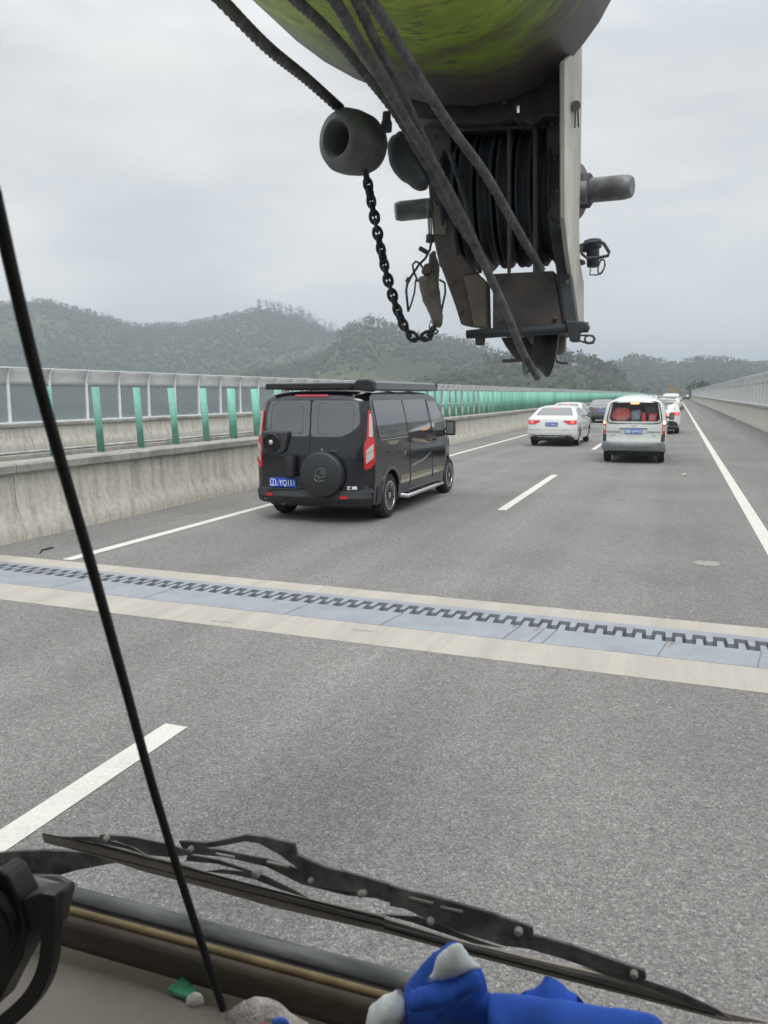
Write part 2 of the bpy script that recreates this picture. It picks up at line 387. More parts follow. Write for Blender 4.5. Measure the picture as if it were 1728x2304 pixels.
# noise screens: curved posts, sheet top, glass below
PANE = glass_mat('frosted_pane', (0.30, 0.345, 0.37), 0.55, 0.25)
PANE2 = mat('grey_panel', (0.50, 0.50, 0.48), 0.5, var=.12, scale=1.5)
SHEET = mat('pale_sheet', (0.76, 0.78, 0.77), 0.4, var=0.06, scale=2)
def noise_fence(X, sgn, y0, y1, zb, label, pane, span=2.0, group=None, ztop=2.86, zs=2.31):
    """sgn +1: the road lies towards +x"""
    r = thing('noise_fence', (X, y0, zb), label, 'noise fence')
    curve = [(0, zb), (0, zs), (.01, zs + .15), (.045, zs + .32), (.10, ztop - .12), (.18, ztop)]
    ys = [y0 + span * i for i in range(int((y1 - y0) / span) + 1)]
    def post(y, m):
        for (a, b), (c, d) in zip(curve[:-1], curve[1:]):
            m.prism([(X + sgn * (a + .07), y - .05, b), (X + sgn * (a + .07), y + .05, b), (X + sgn * (c + .07), y + .05, d), (X + sgn * (c + .07), y - .05, d)], (-sgn * .14, 0, 0))
    def infill(m, a, b, sheet):
        if sheet:
            for (p, q), (s, t) in zip(curve[1:-1], curve[2:]):
                m.add([(X + sgn * p, a, q), (X + sgn * p, b, q), (X + sgn * s, b, t), (X + sgn * s, a, t)], [(0, 1, 2, 3)])
        else:
            m.box(X - .012, X + .012, a + .05, b - .05, zb + .06, zs - .03)
    for i, y in enumerate(ys[:100]):
        m = MB(); post(y, m); m.build('post', WHITEM, r, smooth=None)
    for a, b in list(zip(ys[:-1], ys[1:]))[:100]:
        m = MB(); infill(m, a, b, False); m.build('pane', pane, r, smooth=None)
    if len(ys) > 100:
        m = MB()
        for y in ys[100:]: post(y, m)
        tag(m.build('post', WHITEM, r, smooth=None), kind='stuff')
        m = MB()
        for a, b in list(zip(ys[:-1], ys[1:]))[100:]: infill(m, a, b, False)
        tag(m.build('pane', pane, r, smooth=None), kind='stuff')
    m = MB()
    for a, b in zip(ys[:-1], ys[1:]): infill(m, a + .055, b - .055, True)
    o = m.build('top_sheet', SHEET, r, smooth=60)
    md = o.modifiers.new('t', 'SOLIDIFY'); md.thickness = .01
    m = MB(); m.box(X + sgn * .20 - .04, X + sgn * .20 + .04, ys[0], ys[-1], ztop, ztop + .045); m.build('top_rail', WHITEM, r, smooth=None)
    m = MB(); m.box(X - .10, X + .10, ys[0], ys[-1], zb, zb + .055); m.build('bottom_rail', WHITEM, r, smooth=None)
    m = MB(); m.box(X - .03, X + .03, ys[0], ys[-1], zs - .03, zs); m.build('middle_rail', GREYM, r, smooth=None)
    return r
noise_fence(-22.27, 1, 2.0, 560, .905, 'tall white-posted glass noise fence on the far side of the opposite carriageway', PANE)
noise_fence(4.47, -1, 1.6, 287, 1.225, 'pale grey noise fence standing on the right-hand parapet', PANE2, ztop=2.93, zs=2.45)

# green anti-glare panels
GREEN = mat('green_plastic', (0.225, 0.52, 0.42), 0.5, var=0.16, scale=6)
_n = GREEN.node_tree; _oi = _n.nodes.new('ShaderNodeObjectInfo'); _mr = _n.nodes.new('ShaderNodeMapRange'); _mr.inputs[3].default_value = .82; _mr.inputs[4].default_value = 1.12
_sv = _n.nodes.new('ShaderNodeVectorMath'); _sv.operation = 'SCALE'; _bs = _n.nodes['Principled BSDF']; _src = _bs.inputs['Base Color'].links[0].from_socket
_n.links.new(_oi.outputs['Random'], _mr.inputs[0]); _n.links.new(_mr.outputs[0], _sv.inputs['Scale']); _n.links.new(_src, _sv.inputs[0]); _n.links.new(_sv.outputs[0], _bs.inputs['Base Color'])
GREEN2 = mat('green_plastic_dull', (0.13, 0.43, 0.35), 0.5, var=0.10, scale=6)
def panel_proto():
    m = MB(); n = 7; vs = []; H = 1.0
    for z in (0.0, H):
        for i in range(n):
            t = -1 + 2 * i / (n - 1)
            vs.append((t * .118, .022 * math.sin(t * math.pi) - (z) * .06, z))
    fs = [(i, i + 1, n + i + 1, n + i) for i in range(n - 1)]
    m.add(vs, fs)
    o = m.build('anti_glare_panel', GREEN, None, smooth=60)
    md = o.modifiers.new('t', 'SOLIDIFY'); md.thickness = .012
    m = MB(); m.box(-.30, .30, -.02, .02, -.05, -.01); b = m.build('bracket', GREYM, o, world=False, smooth=None)
    return o
pp = panel_proto()
ords = ['nearest, partly behind the black rod', 'second nearest', 'third nearest', 'fourth nearest', 'fifth nearest', 'sixth nearest', 'seventh nearest, beside the black van']
for i in range(0, 236):
    o = pp if i == 0 else copy_tree(pp)
    o.location = (-8.45, 9.13 + i * 1.0, 1.01); o.rotation_euler = (R(rnd.uniform(-1.2, 1.2)), R(rnd.uniform(-.8, .8)), R(-24 + rnd.uniform(-5, 5)))
    if i < 7: lab = 'green anti-glare panel on the median wall, ' + ords[i]
    else: lab = 'green anti-glare panel in the dense row beyond the black van'
    tag(o, lab, 'anti-glare panel', 'green anti-glare panels along the median')

# ------------------------------------------------------------------ hills, forest
def noise2(x, y, seed=0):
    r = np.random.RandomState(seed); s = np.zeros_like(x)
    for k in range(6):
        f = 2.0 ** k; a = r.uniform(0, 6.28, 4)
        s += (np.sin(x * f + a[0] + 1.3 * np.sin(y * f * .7 + a[1])) * np.cos(y * f * 1.1 + a[2] + 1.1 * np.sin(x * f * .8 + a[3]))) / f ** 1.1
    return s
RID = [  # (bearing left of the road, elevation) at distance, width, seed
    (1500., 520., [(-180, 2), (-60, 3), (13, 2.2), (17, 3.4), (20.5, 4.5), (23.9, 4.5), (26, 5.5), (28.6, 6.05), (31, 5.5), (34, 4.9), (37, 4.75), (40, 5.5), (42.7, 6.15), (45.4, 5.9), (50, 4.6), (60, 5.5), (80, 4), (180, 2)]),
    (980., 380., [(-180, -1), (-10, -1), (8, 1.2), (11, 2.6), (14, 3.7), (17.7, 4.15), (19.5, 4.9), (21.2, 5.1), (23, 4.4), (26, 2.8), (31, 2.0), (38, 1.4), (45, 2.2), (60, 1.5), (180, -1)]),
    (620., 260., [(-180, -1), (-2, -1), (1, -.4), (4, 1.6), (5.5, 2.1), (7, 2.6), (9, 2.9), (12, 2.5), (16, 2.1), (20, 1.0), (28, .2), (60, -.3), (180, -1)]),
    (1150., 420., [(-180, 1), (-40, 2.0), (-20, 1.0), (-12, .6), (-8, 1.0), (-5.4, 1.7), (-2.8, 2.3), (-1.2, 2.35), (.5, 2.0), (1.6, 2.4), (3, 2.6), (4.5, 2.0), (7, 1.2), (10, 0.2), (180, -1)]),
]
def hgt(b, r):
    """b bearing in degrees (left positive), r distance"""
    x = -np.sin(np.radians(b)) * r; y = np.cos(np.radians(b)) * r
    base = -14 + 1.5 * noise2(x * .01, y * .01, 3)
    h = base.copy()
    for k, (r0, wd, cp) in enumerate(RID):
        cb = np.array([c[0] for c in cp]); ce = np.array([c[1] for c in cp])
        e = np.interp(b, cb, ce)
        top = 1.87 + r0 * np.tan(np.radians(e)) - 9
        t = (r - r0) / wd
        s = np.where(t < 0, np.clip(1 + t, 0, 1), np.clip(1 - t * .6, 0, 1)); s = s * s * (3 - 2 * s)
        rug = noise2(x * .013 + k, y * .013, 11 + k) * 7 * np.clip(-t * 1.6, 0, 1) * s
        hh = -14 + (top + 14) * s + rug
        h = np.maximum(h, hh)
    return h
bs = np.concatenate([np.arange(-178, -24, 6.0), np.arange(-24, 64, 0.35), np.arange(64, 182, 6.0)])
rs = np.concatenate([np.array([0.5, 30, 80, 140]), np.arange(180, 2600, 14.0), np.array([3000, 4500, 7000.])])
BB, RR = np.meshgrid(bs, rs, indexing='ij')
HH = hgt(BB, RR)
HH = np.where(RR < 60, -14, HH)
VX = -np.sin(np.radians(BB)) * RR; VY = np.cos(np.radians(BB)) * RR
V = np.stack([VX, VY, HH], -1).reshape(-1, 3)
nb, nr = BB.shape; idx = np.arange(nb * nr).reshape(nb, nr)
a = idx; an = np.roll(idx, -1, axis=0)
F = np.stack([a[:, :-1], an[:, :-1], an[:, 1:], a[:, 1:]], -1).reshape(-1, 4)
me = bpy.data.meshes.new('ground'); me.from_pydata(V.tolist(), [], F.tolist())
me.polygons.foreach_set('use_smooth', [True] * len(me.polygons))
def hill_material():
    m = bpy.data.materials.new('hillside'); m.use_nodes = True; n = m.node_tree; b = n.nodes['Principled BSDF']; l = n.links.new
    t = n.nodes.new('ShaderNodeTexCoord')
    a = n.nodes.new('ShaderNodeTexNoise'); a.inputs['Scale'].default_value = .006; a.inputs['Detail'].default_value = 6; a.inputs['Roughness'].default_value = .6
    c = n.nodes.new('ShaderNodeTexNoise'); c.inputs['Scale'].default_value = .09; c.inputs['Detail'].default_value = 6; c.inputs['Roughness'].default_value = .75
    for q in (a, c): l(t.outputs['Object'], q.inputs['Vector'])
    q = n.nodes.new('ShaderNodeValToRGB'); q.color_ramp.elements[0].position = .40; q.color_ramp.elements[1].position = .62
    q.color_ramp.elements[0].color = (.050, .070, .038, 1); q.color_ramp.elements[1].color = (.145, .145, .075, 1); l(a.outputs['Fac'], q.inputs[0])
    r = n.nodes.new('ShaderNodeMapRange'); r.inputs[1].default_value = .3; r.inputs[2].default_value = .7; r.inputs[3].default_value = .45; r.inputs[4].default_value = 1.5; l(c.outputs['Fac'], r.inputs[0])
    s = n.nodes.new('ShaderNodeVectorMath'); s.operation = 'SCALE'; l(q.outputs[0], s.inputs[0]); l(r.outputs[0], s.inputs['Scale']); l(s.outputs[0], b.inputs['Base Color'])
    b.inputs['Roughness'].default_value = 1; b.inputs['Specular IOR Level'].default_value = 0
    bp = n.nodes.new('ShaderNodeBump'); bp.inputs['Strength'].default_value = 1; bp.inputs['Distance'].default_value = 4; l(c.outputs['Fac'], bp.inputs['Height']); l(bp.outputs[0], b.inputs['Normal'])
    return m
me.materials.append(hill_material())
go = bpy.data.objects.new('ground', me); col.objects.link(go); tag(go, kind='structure')

LEAF = mat('tree_leaves', (0.10, 0.13, 0.07), 0.9, c2_=(0.045, 0.065, 0.035), scale=.05, spec=.1)
BARK = mat('bark', (0.16, 0.13, 0.10), 0.9, var=.2, scale=2)
def leaf_cloud(cx, cy, cz, rx, rz, n, s, rg, V, F):
    for _ in range(n):
        d = rg.normal(0, 1, 3); d /= np.linalg.norm(d) + 1e-6; q = rg.uniform(.25, 1) ** .5
        p = np.array([cx + d[0] * rx * q, cy + d[1] * rx * q, cz + d[2] * rz * q])
        u = rg.normal(0, 1, 3); u /= np.linalg.norm(u); v = np.cross(u, rg.normal(0, 1, 3)); v /= np.linalg.norm(v) + 1e-6
        o = len(V); k = s * rg.uniform(.5, 1.2)
        V += [tuple(p + u * k), tuple(p + v * k * .7), tuple(p - u * k), tuple(p - v * k * .7)]; F.append((o, o + 1, o + 2, o + 3))
# forest: ridge trees and canopy clumps, too many to count
rg = np.random.RandomState(5)
Vv, Ff = [], []; Tv, Tf = [], []
def ridge_trees(b0, b1, r0, n, hmin, hmax, gappy):
    for _ in range(n):
        b = rg.uniform(b0, b1); r = r0 + rg.uniform(-25, 30)
        if noise2(np.array(b * 2.3), np.array(1.0), 9) < gappy: continue
        x = -math.sin(math.radians(b)) * r; y = math.cos(math.radians(b)) * r
        z = float(hgt(np.array([b]), np.array([r]))[0]); h = rg.uniform(hmin, hmax)
        o = len(Tv); wd = .28
        Tv.extend([(x - wd, y, z - 1), (x + wd, y, z - 1), (x + wd * .4, y, z + h * .9), (x - wd * .4, y, z + h * .9), (x, y - wd, z - 1), (x, y + wd, z - 1), (x, y, z + h * .9)]); Tf.extend([(o, o + 1, o + 2, o + 3), (o + 4, o + 5, o + 6)])
        leaf_cloud(x, y, z + h * .74, h * .14 + .5, h * .24, 9, 1.25, rg, Vv, Ff)
ridge_trees(20, 50, 1500, 900, 9, 15, -9)
ridge_trees(23.6, 29, 1498, 110, 18, 30, -9)
ridge_trees(20, 23, 980, 60, 14, 20, -9)
ridge_trees(4, 8, 620, 50, 12, 17, -9)
ridge_trees(11, 23.5, 980, 330, 8, 15, -9)
ridge_trees(3.4, 13, 620, 260, 8, 15, -9)
ridge_trees(-9, 5, 1150, 420, 8, 14, -9)
ridge_trees(-24, -9, 1150, 160, 8, 14, -9)
me = bpy.data.meshes.new('ridge_trees'); nV = len(Vv)
me.from_pydata(Vv + Tv, [], Ff + [tuple(i + nV for i in f) for f in Tf]); me.materials.append(LEAF); me.materials.append(BARK)
me.polygons.foreach_set('material_index', [0] * len(Ff) + [1] * len(Tf))
o = bpy.data.objects.new('ridge_forest', me); col.objects.link(o)
tag(o, 'thin row of spindly trees standing along the skyline of the hills', 'forest', kind='stuff')
# canopy clumps on the slopes
CAN = mat('canopy', (0.070, 0.085, 0.052), 0.95, c2_=(0.045, 0.060, 0.040), scale=.02, spec=.05)
ico = bmesh.new(); bmesh.ops.create_icosphere(ico, subdivisions=1, radius=1); iv = np.array([v.co[:] for v in ico.verts]); fi = np.array([[v.index for v in f.verts] for f in ico.faces]); ico.free()
def canopy(name, spec, label):
    cv, cf = [], []; o = 0
    for (b0, b1, r0, r1, n, s0, s1, thr) in spec:
        b = rg.uniform(b0, b1, n); r = np.sqrt(rg.uniform(r0 ** 2, r1 ** 2, n)); z = hgt(b, r)
        x = -np.sin(np.radians(b)) * r; y = np.cos(np.radians(b)) * r
        keep = noise2(x * .012, y * .012, 21) + rg.uniform(-.5, .5, n) > thr
        for X, Y, Z in zip(x[keep], y[keep], z[keep]):
            s = rg.uniform(s0, s1); q = iv * (s * rg.uniform(.7, 1.25, (len(iv), 1))) * np.array([1, 1, rg.uniform(.8, 1.5)])
            cv.append(q + np.array([X, Y, Z + s * .6])); cf.append(fi + o); o += len(iv)
    cv = np.concatenate(cv); cf = np.concatenate(cf)
    me = bpy.data.meshes.new(name); me.from_pydata(cv.tolist(), [], cf.tolist()); me.materials.append(CAN)
    q = bpy.data.objects.new(name, me); col.objects.link(q); return tag(q, label, 'forest', kind='stuff')
canopy('hill_forest', [(14, 52, 1020, 1500, 9000, 1.8, 3.6, -.9), (4, 30, 620, 980, 6500, 1.3, 2.8, -.15), (-12, 8, 760, 1150, 4200, 1.8, 3.8, -1.2), (1, 50, 300, 620, 4200, 1.0, 3.0, -.2), (-24, -6, 300, 1100, 1500, 2, 5, -1)], 'dense scrub and woodland covering the hill slopes')

# single trees by the end of the bridge
def tree(x, y, z, h, wd, label, n=420, name='roadside_tree'):
    r = thing(name, (x, y, z), label, 'tree', 'trees by the end of the bridge')
    rr = random.Random(int(x * 100) + int(y)); m = MB()
    m.tube([(x, y, z), (x + rr.uniform(-.3, .3), y, z + h * .35), (x + rr.uniform(-.5, .5), y, z + h * .85)], [h * .022, h * .016, h * .005], 7)
    for _ in range(7):
        a = rr.uniform(0, 6.28); z0 = z + h * rr.uniform(.3, .65)
        m.tube([(x, y, z0), (x + math.cos(a) * wd * .35, y + math.sin(a) * wd * .35, z0 + h * .12), (x + math.cos(a) * wd * .7, y + math.sin(a) * wd * .7, z0 + h * .2)], [h * .010, h * .007, h * .003], 5)
    m.build('trunk', BARK, r)
    V, Fc = [], []; q = np.random.RandomState(int(abs(x) * 7 + y))
    for _ in range(11):
        a = q.uniform(0, 6.28); d = q.uniform(0, wd * .65); zz = z + h * q.uniform(.42, .9)
        leaf_cloud(x + math.cos(a) * d, y + math.sin(a) * d, zz, wd * .38, h * .11, n // 11, h * .035, q, V, Fc)
    m = MB(); m.add(V, Fc); m.build('crown', LEAF, r, smooth=None)
sides = [(-36, 300, 12, 4.5), (9.5, 330, 15, 5), (14, 312, 12, 5), (11, 380, 17, 6), (-30, 330, 12, 5), (-17, 430, 13, 5), (20, 350, 13, 5), (8.5, 440, 15, 5), (-26, 300, 10, 4)]
tl = ['bushy tree beyond the opposite carriageway, nearest to the green panels', 'tall dark tree rising above the far end of the right noise fence', 'rounded dark tree peeking over the right noise fence', 'broad tree behind the far end of the right noise fence', 'low bushy tree behind the far end of the green panels', 'tree on the left of the road where it meets the hills', 'dark tree partly hidden by the right noise fence', 'slim tree right beside the road at its far end', 'small tree beyond the opposite carriageway']
for (x, y, h, wd), lb in zip(sides, tl):
    z = -9.0
    tree(x, y, z, h + 2, wd * 1.25, lb)

# ------------------------------------------------------------------ vehicles
WPAINT = mat('white_paint', (0.66, 0.67, 0.67), 0.3, coat=1.0, var=.02, scale=3)
WPAINT2 = mat('off_white_paint', (0.55, 0.59, 0.57), 0.35, coat=.8, var=.05, scale=3)
KPAINT = mat('black_paint', (0.009, 0.010, 0.014), 0.14, coat=.35)
GPAINT = mat('dark_grey_paint', (0.11, 0.11, 0.115), 0.3, 0.3, coat=1.0)
VGLASS = mat('dark_glass', (0.030, 0.033, 0.037), 0.05, coat=.6)
VGLASS.node_tree.nodes['Principled BSDF'].inputs['IOR'].default_value = 2.3
VGLASS2 = mat('pale_glass', (0.17, 0.18, 0.185), 0.06, coat=.6)
TRIM = mat('grey_trim', (0.034, 0.037, 0.042), 0.55, var=.15, scale=10)
CHROME = mat('chrome', (0.75, 0.75, 0.77), 0.15, 1.0)
REDL = mat('red_lens', (0.42, 0.008, 0.015), 0.2, coat=1, emit=(1, .03, .04), estr=.05)
REDLIT = mat('red_lamp_lit', (0.6, 0.02, 0.02), 0.2, emit=(1, .12, .10), estr=1.2)
AMBER = mat('amber_lamp_lit', (0.8, 0.3, 0.1), 0.2, emit=(1, .42, .18), estr=1.5)
WHITEL = mat('white_lamp_lit', (0.8, 0.8, 0.75), 0.2, emit=(1, .93, .8), estr=1.6)
CLEAR = mat('clear_lens', (0.50, 0.52, 0.50), 0.15, 0.2, coat=1)
BLUE = mat('plate_blue', (0.01, 0.07, 0.48), 0.4)
BLUE2 = mat('plate_light_blue', (0.07, 0.24, 0.62), 0.4)
PWHITE = mat('plate_white', (0.75, 0.78, 0.8), 0.4)
RIM = mat('rim_alloy', (0.55, 0.55, 0.56), 0.3, 0.9)
GOLD = mat('stripe_gold', (0.16, 0.14, 0.055), 0.35, 0.2, coat=1)
SILV = mat('decal_silver', (0.30, 0.30, 0.31), 0.3, 0.4, coat=1)

def interp(xs, ys, x): return float(np.interp(x, xs, ys))
class Vehicle:
    def __init__(s, root, outline, wz, bulge_r=.12, bulge_f=.3, drop=.07, arches=(), zb=.3, pw=6, taper=.1, Lf=None):
        s.root = root; s.o = outline; s.wz = wz; s.br = bulge_r; s.bf = bulge_f; s.drop = drop; s.zt = max(p[1] for p in outline); s.L = max(p[0] for p in outline); s.pw = pw; s.taper = taper
        s.arches = arches; s.zb = zb
        # rear profile: from the start until the roof's highest point
        k = max(range(len(outline)), key=lambda i: outline[i][1])
        s.rz = [p[1] for p in outline[:k + 1]]; s.ry = [p[0] for p in outline[:k + 1]]
    def w(s, y, z):
        b = interp([p[0] for p in s.wz], [p[1] for p in s.wz], z)
        t = max(0, (y - (s.L - 1.2)) / 1.2)
        return b * (1 - s.taper * t * t)
    def D(s, sx, y, z, off=0.0):
        a = abs(sx); aa = min(a, 1.0)
        wv = s.w(y, z) + (off if a >= 1 else 0)
        rr = max(0, 1 - y / .7) ** 1.2; ff = max(0, 1 - (s.L - y) / 1.2)
        y2 = y + rr * s.br * aa ** s.pw - ff * s.bf * aa ** 3
        tt = min(1, max(0, (z - (s.zt - .55)) / .55)); tt = tt * tt
        z2 = z - tt * s.drop * aa ** s.pw
        return Vector((math.copysign(wv * aa, sx) if sx else 0.0, y2, z2))
    def body(s, mt, name='body', bevel=.02):
        pts = list(s.o)
        low = []
        yend = pts[-1][0]; ystart = pts[0][0]
        segs = sorted(s.arches, key=lambda q: -q[0])
        for (yc, zc, Ra) in segs:
            th0 = math.asin((s.zb - zc) / Ra) if s.zb > zc else -math.asin((zc - s.zb) / Ra)
            for i in range(13):
                th = th0 + (math.pi - 2 * th0) * i / 12
                low.append((yc + Ra * math.cos(th), zc + Ra * math.sin(th)))
        poly = pts + low
        bm = bmesh.new(); vs = [bm.verts.new((0, a, b)) for a, b in poly]; bm.faces.new(vs)
        for z in np.arange(s.zb + .08, s.zt, .13):
            bmesh.ops.bisect_plane(bm, geom=bm.verts[:] + bm.edges[:] + bm.faces[:], plane_co=(0, 0, float(z)), plane_no=(0, 0, 1))
        for y in list(np.arange(.1, s.L, .25)):
            bmesh.ops.bisect_plane(bm, geom=bm.verts[:] + bm.edges[:] + bm.faces[:], plane_co=(0, float(y), 0), plane_no=(0, 1, 0))
        bm.verts.index_update(); bm.edges.index_update()
        m = MB(); S = [-1, -.985, -.95, -.88, -.75, -.5, -.2, .2, .5, .75, .88, .95, .985, 1]
        ids = {}
        def vid(v, k):
            key = (v.index, k)
            if key not in ids:
                ids[key] = len(m.v); m.v.append(tuple(s.D(S[k], v.co.y, v.co.z)))
            return ids[key]
        for f in bm.faces:
            m.f.append([vid(v, 0) for v in f.verts]); m.m.append(0); m.f.append([vid(v, len(S) - 1) for v in f.verts]); m.m.append(0)
        for e in bm.edges:
            if len(e.link_faces) == 1:
                a, b = e.verts
                for k in range(len(S) - 1):
                    m.f.append([vid(a, k), vid(b, k), vid(b, k + 1), vid(a, k + 1)]); m.m.append(0)
        bm.free()
        return m.build(name, mt, s.root, world=False, smooth=40)
    def _patch(s, pts, fmap, off, mt, name, parent, cut):
        bm = bmesh.new(); vs = [bm.verts.new((a, b, 0)) for a, b in pts]; bm.faces.new(vs)
        xs = [p[0] for p in pts]; ys = [p[1] for p in pts]
        for c in np.arange(min(xs) + cut, max(xs), cut): bmesh.ops.bisect_plane(bm, geom=bm.verts[:] + bm.edges[:] + bm.faces[:], plane_co=(float(c), 0, 0), plane_no=(1, 0, 0))
        for c in np.arange(min(ys) + cut, max(ys), cut): bmesh.ops.bisect_plane(bm, geom=bm.verts[:] + bm.edges[:] + bm.faces[:], plane_co=(0, float(c), 0), plane_no=(0, 1, 0))
        bm.verts.index_update(); m = MB(); n = len(bm.verts)
        m.v = [tuple(fmap(v.co.x, v.co.y, off)) for v in bm.verts] + [tuple(fmap(v.co.x, v.co.y, -.012)) for v in bm.verts]
        for f in bm.faces: m.f.append([v.index for v in f.verts]); m.m.append(0)
        for e in bm.edges:
            if len(e.link_faces) == 1: m.f.append([e.verts[0].index, e.verts[1].index, e.verts[1].index + n, e.verts[0].index + n]); m.m.append(0)
        bm.free()
        return m.build(name, mt, parent or s.root, world=False, smooth=30)
    def rmap(s, x, z, off):
        y = interp(s.rz, s.ry, z); sx = x / s.w(y, z)
        sx = max(-.999, min(.999, sx))
        p = s.D(sx, y, z); e = .02
        # outward normal of the rear profile
        ya = interp(s.rz, s.ry, z + e); yb = interp(s.rz, s.ry, z - e)
        nn = Vector((0, -2 * e, ya - yb)).normalized()
        p2 = s.D(min(.999, sx + .01), y, z); p3 = s.D(max(-.999, sx - .01), y, z); t = (p2 - p3).normalized()
        nx = Vector((t.y, -t.x, 0)); nn = Vector((nx.x, nn.y * abs(nx.y), nn.z)).normalized()
        return p + nn * off
    def rear(s, pts, off, mt, name, parent=None, cut=.12): return s._patch(pts, s.rmap, off, mt, name, parent, cut)
    def side(s, sg, pts, off, mt, name, parent=None, cut=.18):
        return s._patch(pts, lambda y, z, o: s.D(sg, y, z, o), off, mt, name, parent, cut)

def rrect(x0, x1, z0, z1, r=.04, n=4):
    p = []
    for cx, cz, a0 in ((x1 - r, z1 - r, 0), (x0 + r, z1 - r, 90), (x0 + r, z0 + r, 180), (x1 - r, z0 + r, 270)):
        for i in range(n + 1):
            a = R(a0 + 90 * i / n); p.append((cx + r * math.cos(a), cz + r * math.sin(a)))
    return p
def rpoly(pts, r=.04, n=3):
    out = []; k = len(pts)
    for i in range(k):
        p = Vector(pts[i]); a = Vector(pts[i - 1]); b = Vector(pts[(i + 1) % k])
        ra = min(r, (a - p).length * .45, (b - p).length * .45)
        pa = p + (a - p).normalized() * ra; pb = p + (b - p).normalized() * ra
        for j in range(n + 1):
            t = j / n; q = pa * (1 - t) ** 2 + p * 2 * t * (1 - t) + pb * t * t; out.append((q.x, q.y))
    return out

def wheel(V, x, y, r, wd, spokes=10, rimr=.66):
    sg = 1 if x > 0 else -1
    m = MB(); xi = x - sg * wd
    pr = [(r * .62, 0), (r * .9, 0.0), (r * .97, .02), (r, .05), (r, wd - .05), (r * .97, wd - .02), (r * .9, wd), (r * .62, wd)]
    m.lathe([(a, b) for a, b in pr], (xi, y, r), (sg, 0, 0), n=30)
    t = m.build('wheel', RUBBER, V.root, world=False)
    m = MB(); xo = x + sg * .004
    rr = r * rimr
    m.lathe([(rr, -.06), (rr, .0), (rr - .022, .002), (rr - .03, -.03), (rr - .05, -.05)], (xo, y, r), (sg, 0, 0), n=30)
    m.cm = 0
    m.lathe([(.05, -.03), (.05, -.004), (.03, .004)], (xo, y, r), (sg, 0, 0), n=16)
    for k in range(spokes):
        for dd in (-.055, .055):
            a = 2 * math.pi * k / spokes + dd * 2
            a2 = 2 * math.pi * k / spokes
            m.tube([(xo - sg * .012, y + .045 * math.cos(a2), r + .045 * math.sin(a2)), (xo - sg * .01, y + (rr - .012) * math.cos(a), r + (rr - .012) * math.sin(a))], [.007, .010], 5)
    m.build('rim', RIM, t, world=False)
    m = MB(); m.lathe([(rr - .01, -.065), (.01, -.06)], (xo, y, r), (sg, 0, 0), n=24); m.build('brake_disc', BLACK, t, world=False)
    return t
def wells(V, arches, half):
    m = MB()
    for (yc, zc, Ra) in arches:
        pts = [(Ra * math.cos(R(a)) * 1.0 + yc, zc + Ra * math.sin(R(a)) * 1.0) for a in range(-30, 211, 20)]
        for sg in (-1, 1):
            m.prism([(sg * (half - .30), a, b) for a, b in pts], (sg * .02, 0, 0))
    m.box(-half * .85, half * .85, .35, V.L - .5, .2, .42)
    return m.build('underbody', BLACK, V.root, world=False)
def mirror(V, sg, y, z, x):
    m = MB(); m.tube([(sg * x, y, z - .02), (sg * (x + .12), y, z)], .025, 8)
    m.box(min(sg * (x + .08), sg * (x + .25)), max(sg * (x + .08), sg * (x + .25)), y - .05, y + .06, z - .13, z + .15)
    if not V.root.name.startswith('camper'):
        for k_, p_ in enumerate(m.v[-8:]): m.v[len(m.v) - 8 + k_] = (p_[0] - sg * .03 * (abs(p_[0]) > x + .2), p_[1], z + (p_[2] - z) * .68)
    o = m.build('wing_mirror', KPAINT if V.root.name.startswith('camper') else BLACK, V.root, world=False, bevel=.03, bseg=3)
    m = MB(); a, b = sorted((sg * (x + .10), sg * (x + .23))); kz = 1 if V.root.name.startswith('camper') else .66; m.box(a, b - .0 if kz == 1 else b, y - .054, y - .0495, z - .10 * kz, z + .12 * kz)
    m.build('mirror_glass', VGLASS2, o, world=False)

def plate_on(V, x, z, txt, blue, mat2=None, off=.02, tilt=0, w_=.44, h_=.14):
    """a number plate sitting on the rear surface"""
    p = V.rmap(x, z, off)
    m = MB(); m.box(x - w_ / 2, x + w_ / 2, p.y - .012, p.y + .03, z - h_ / 2, z + h_ / 2)
    o = m.build('number_plate', blue, V.root, world=False, bevel=.008)
    M = Matrix.Translation((x, p.y - .014, z)) @ Matrix.Rotation(R(90), 4, 'X')
    if txt: fontmesh(txt, h_ * .86, PWHITE, 'lettering', o, M, depth=.001, bold=.0010, fit=w_ * .93)
    return o

# --- black camper van
VX0 = -5.02
van = thing('camper_van', (VX0, 10.47, 0), 'black camper van with a rear spare wheel cover and roof awning in the left lane', 'van', rz=R(-.3))
oV = [(.16, .27), (.02, .31), (.0, .38), (.0, .46), (.035, .50), (.04, 1.0), (.08, 1.3), (.12, 1.6), (.16, 1.80), (.23, 1.89), (.45, 1.93), (1.2, 1.95), (2.7, 1.955), (3.2, 1.93), (3.5, 1.86), (3.8, 1.66), (4.25, 1.24), (4.4, 1.16), (4.75, 1.04), (4.90, .86), (4.97, .55), (4.93, .28)]
wV = [(.26, .93), (.45, .955), (.95, .96), (1.1, .95), (1.5, .90), (1.8, .845), (1.96, .81)]
aV = ((4.22, .345, .40), (.88, .345, .40))
V = Vehicle(van, oV, wV, .20, .45, .05, aV, .27, 5)
V.body(KPAINT)
wells(V, aV, .97)
for y in (.88, 4.22):
    for sg in (-1, 1): wheel(V, sg * .945, y, .345, .22, 12)
LIGHTK = mat('black_paint_panel', (0.011, 0.012, 0.017), 0.16, coat=.3)
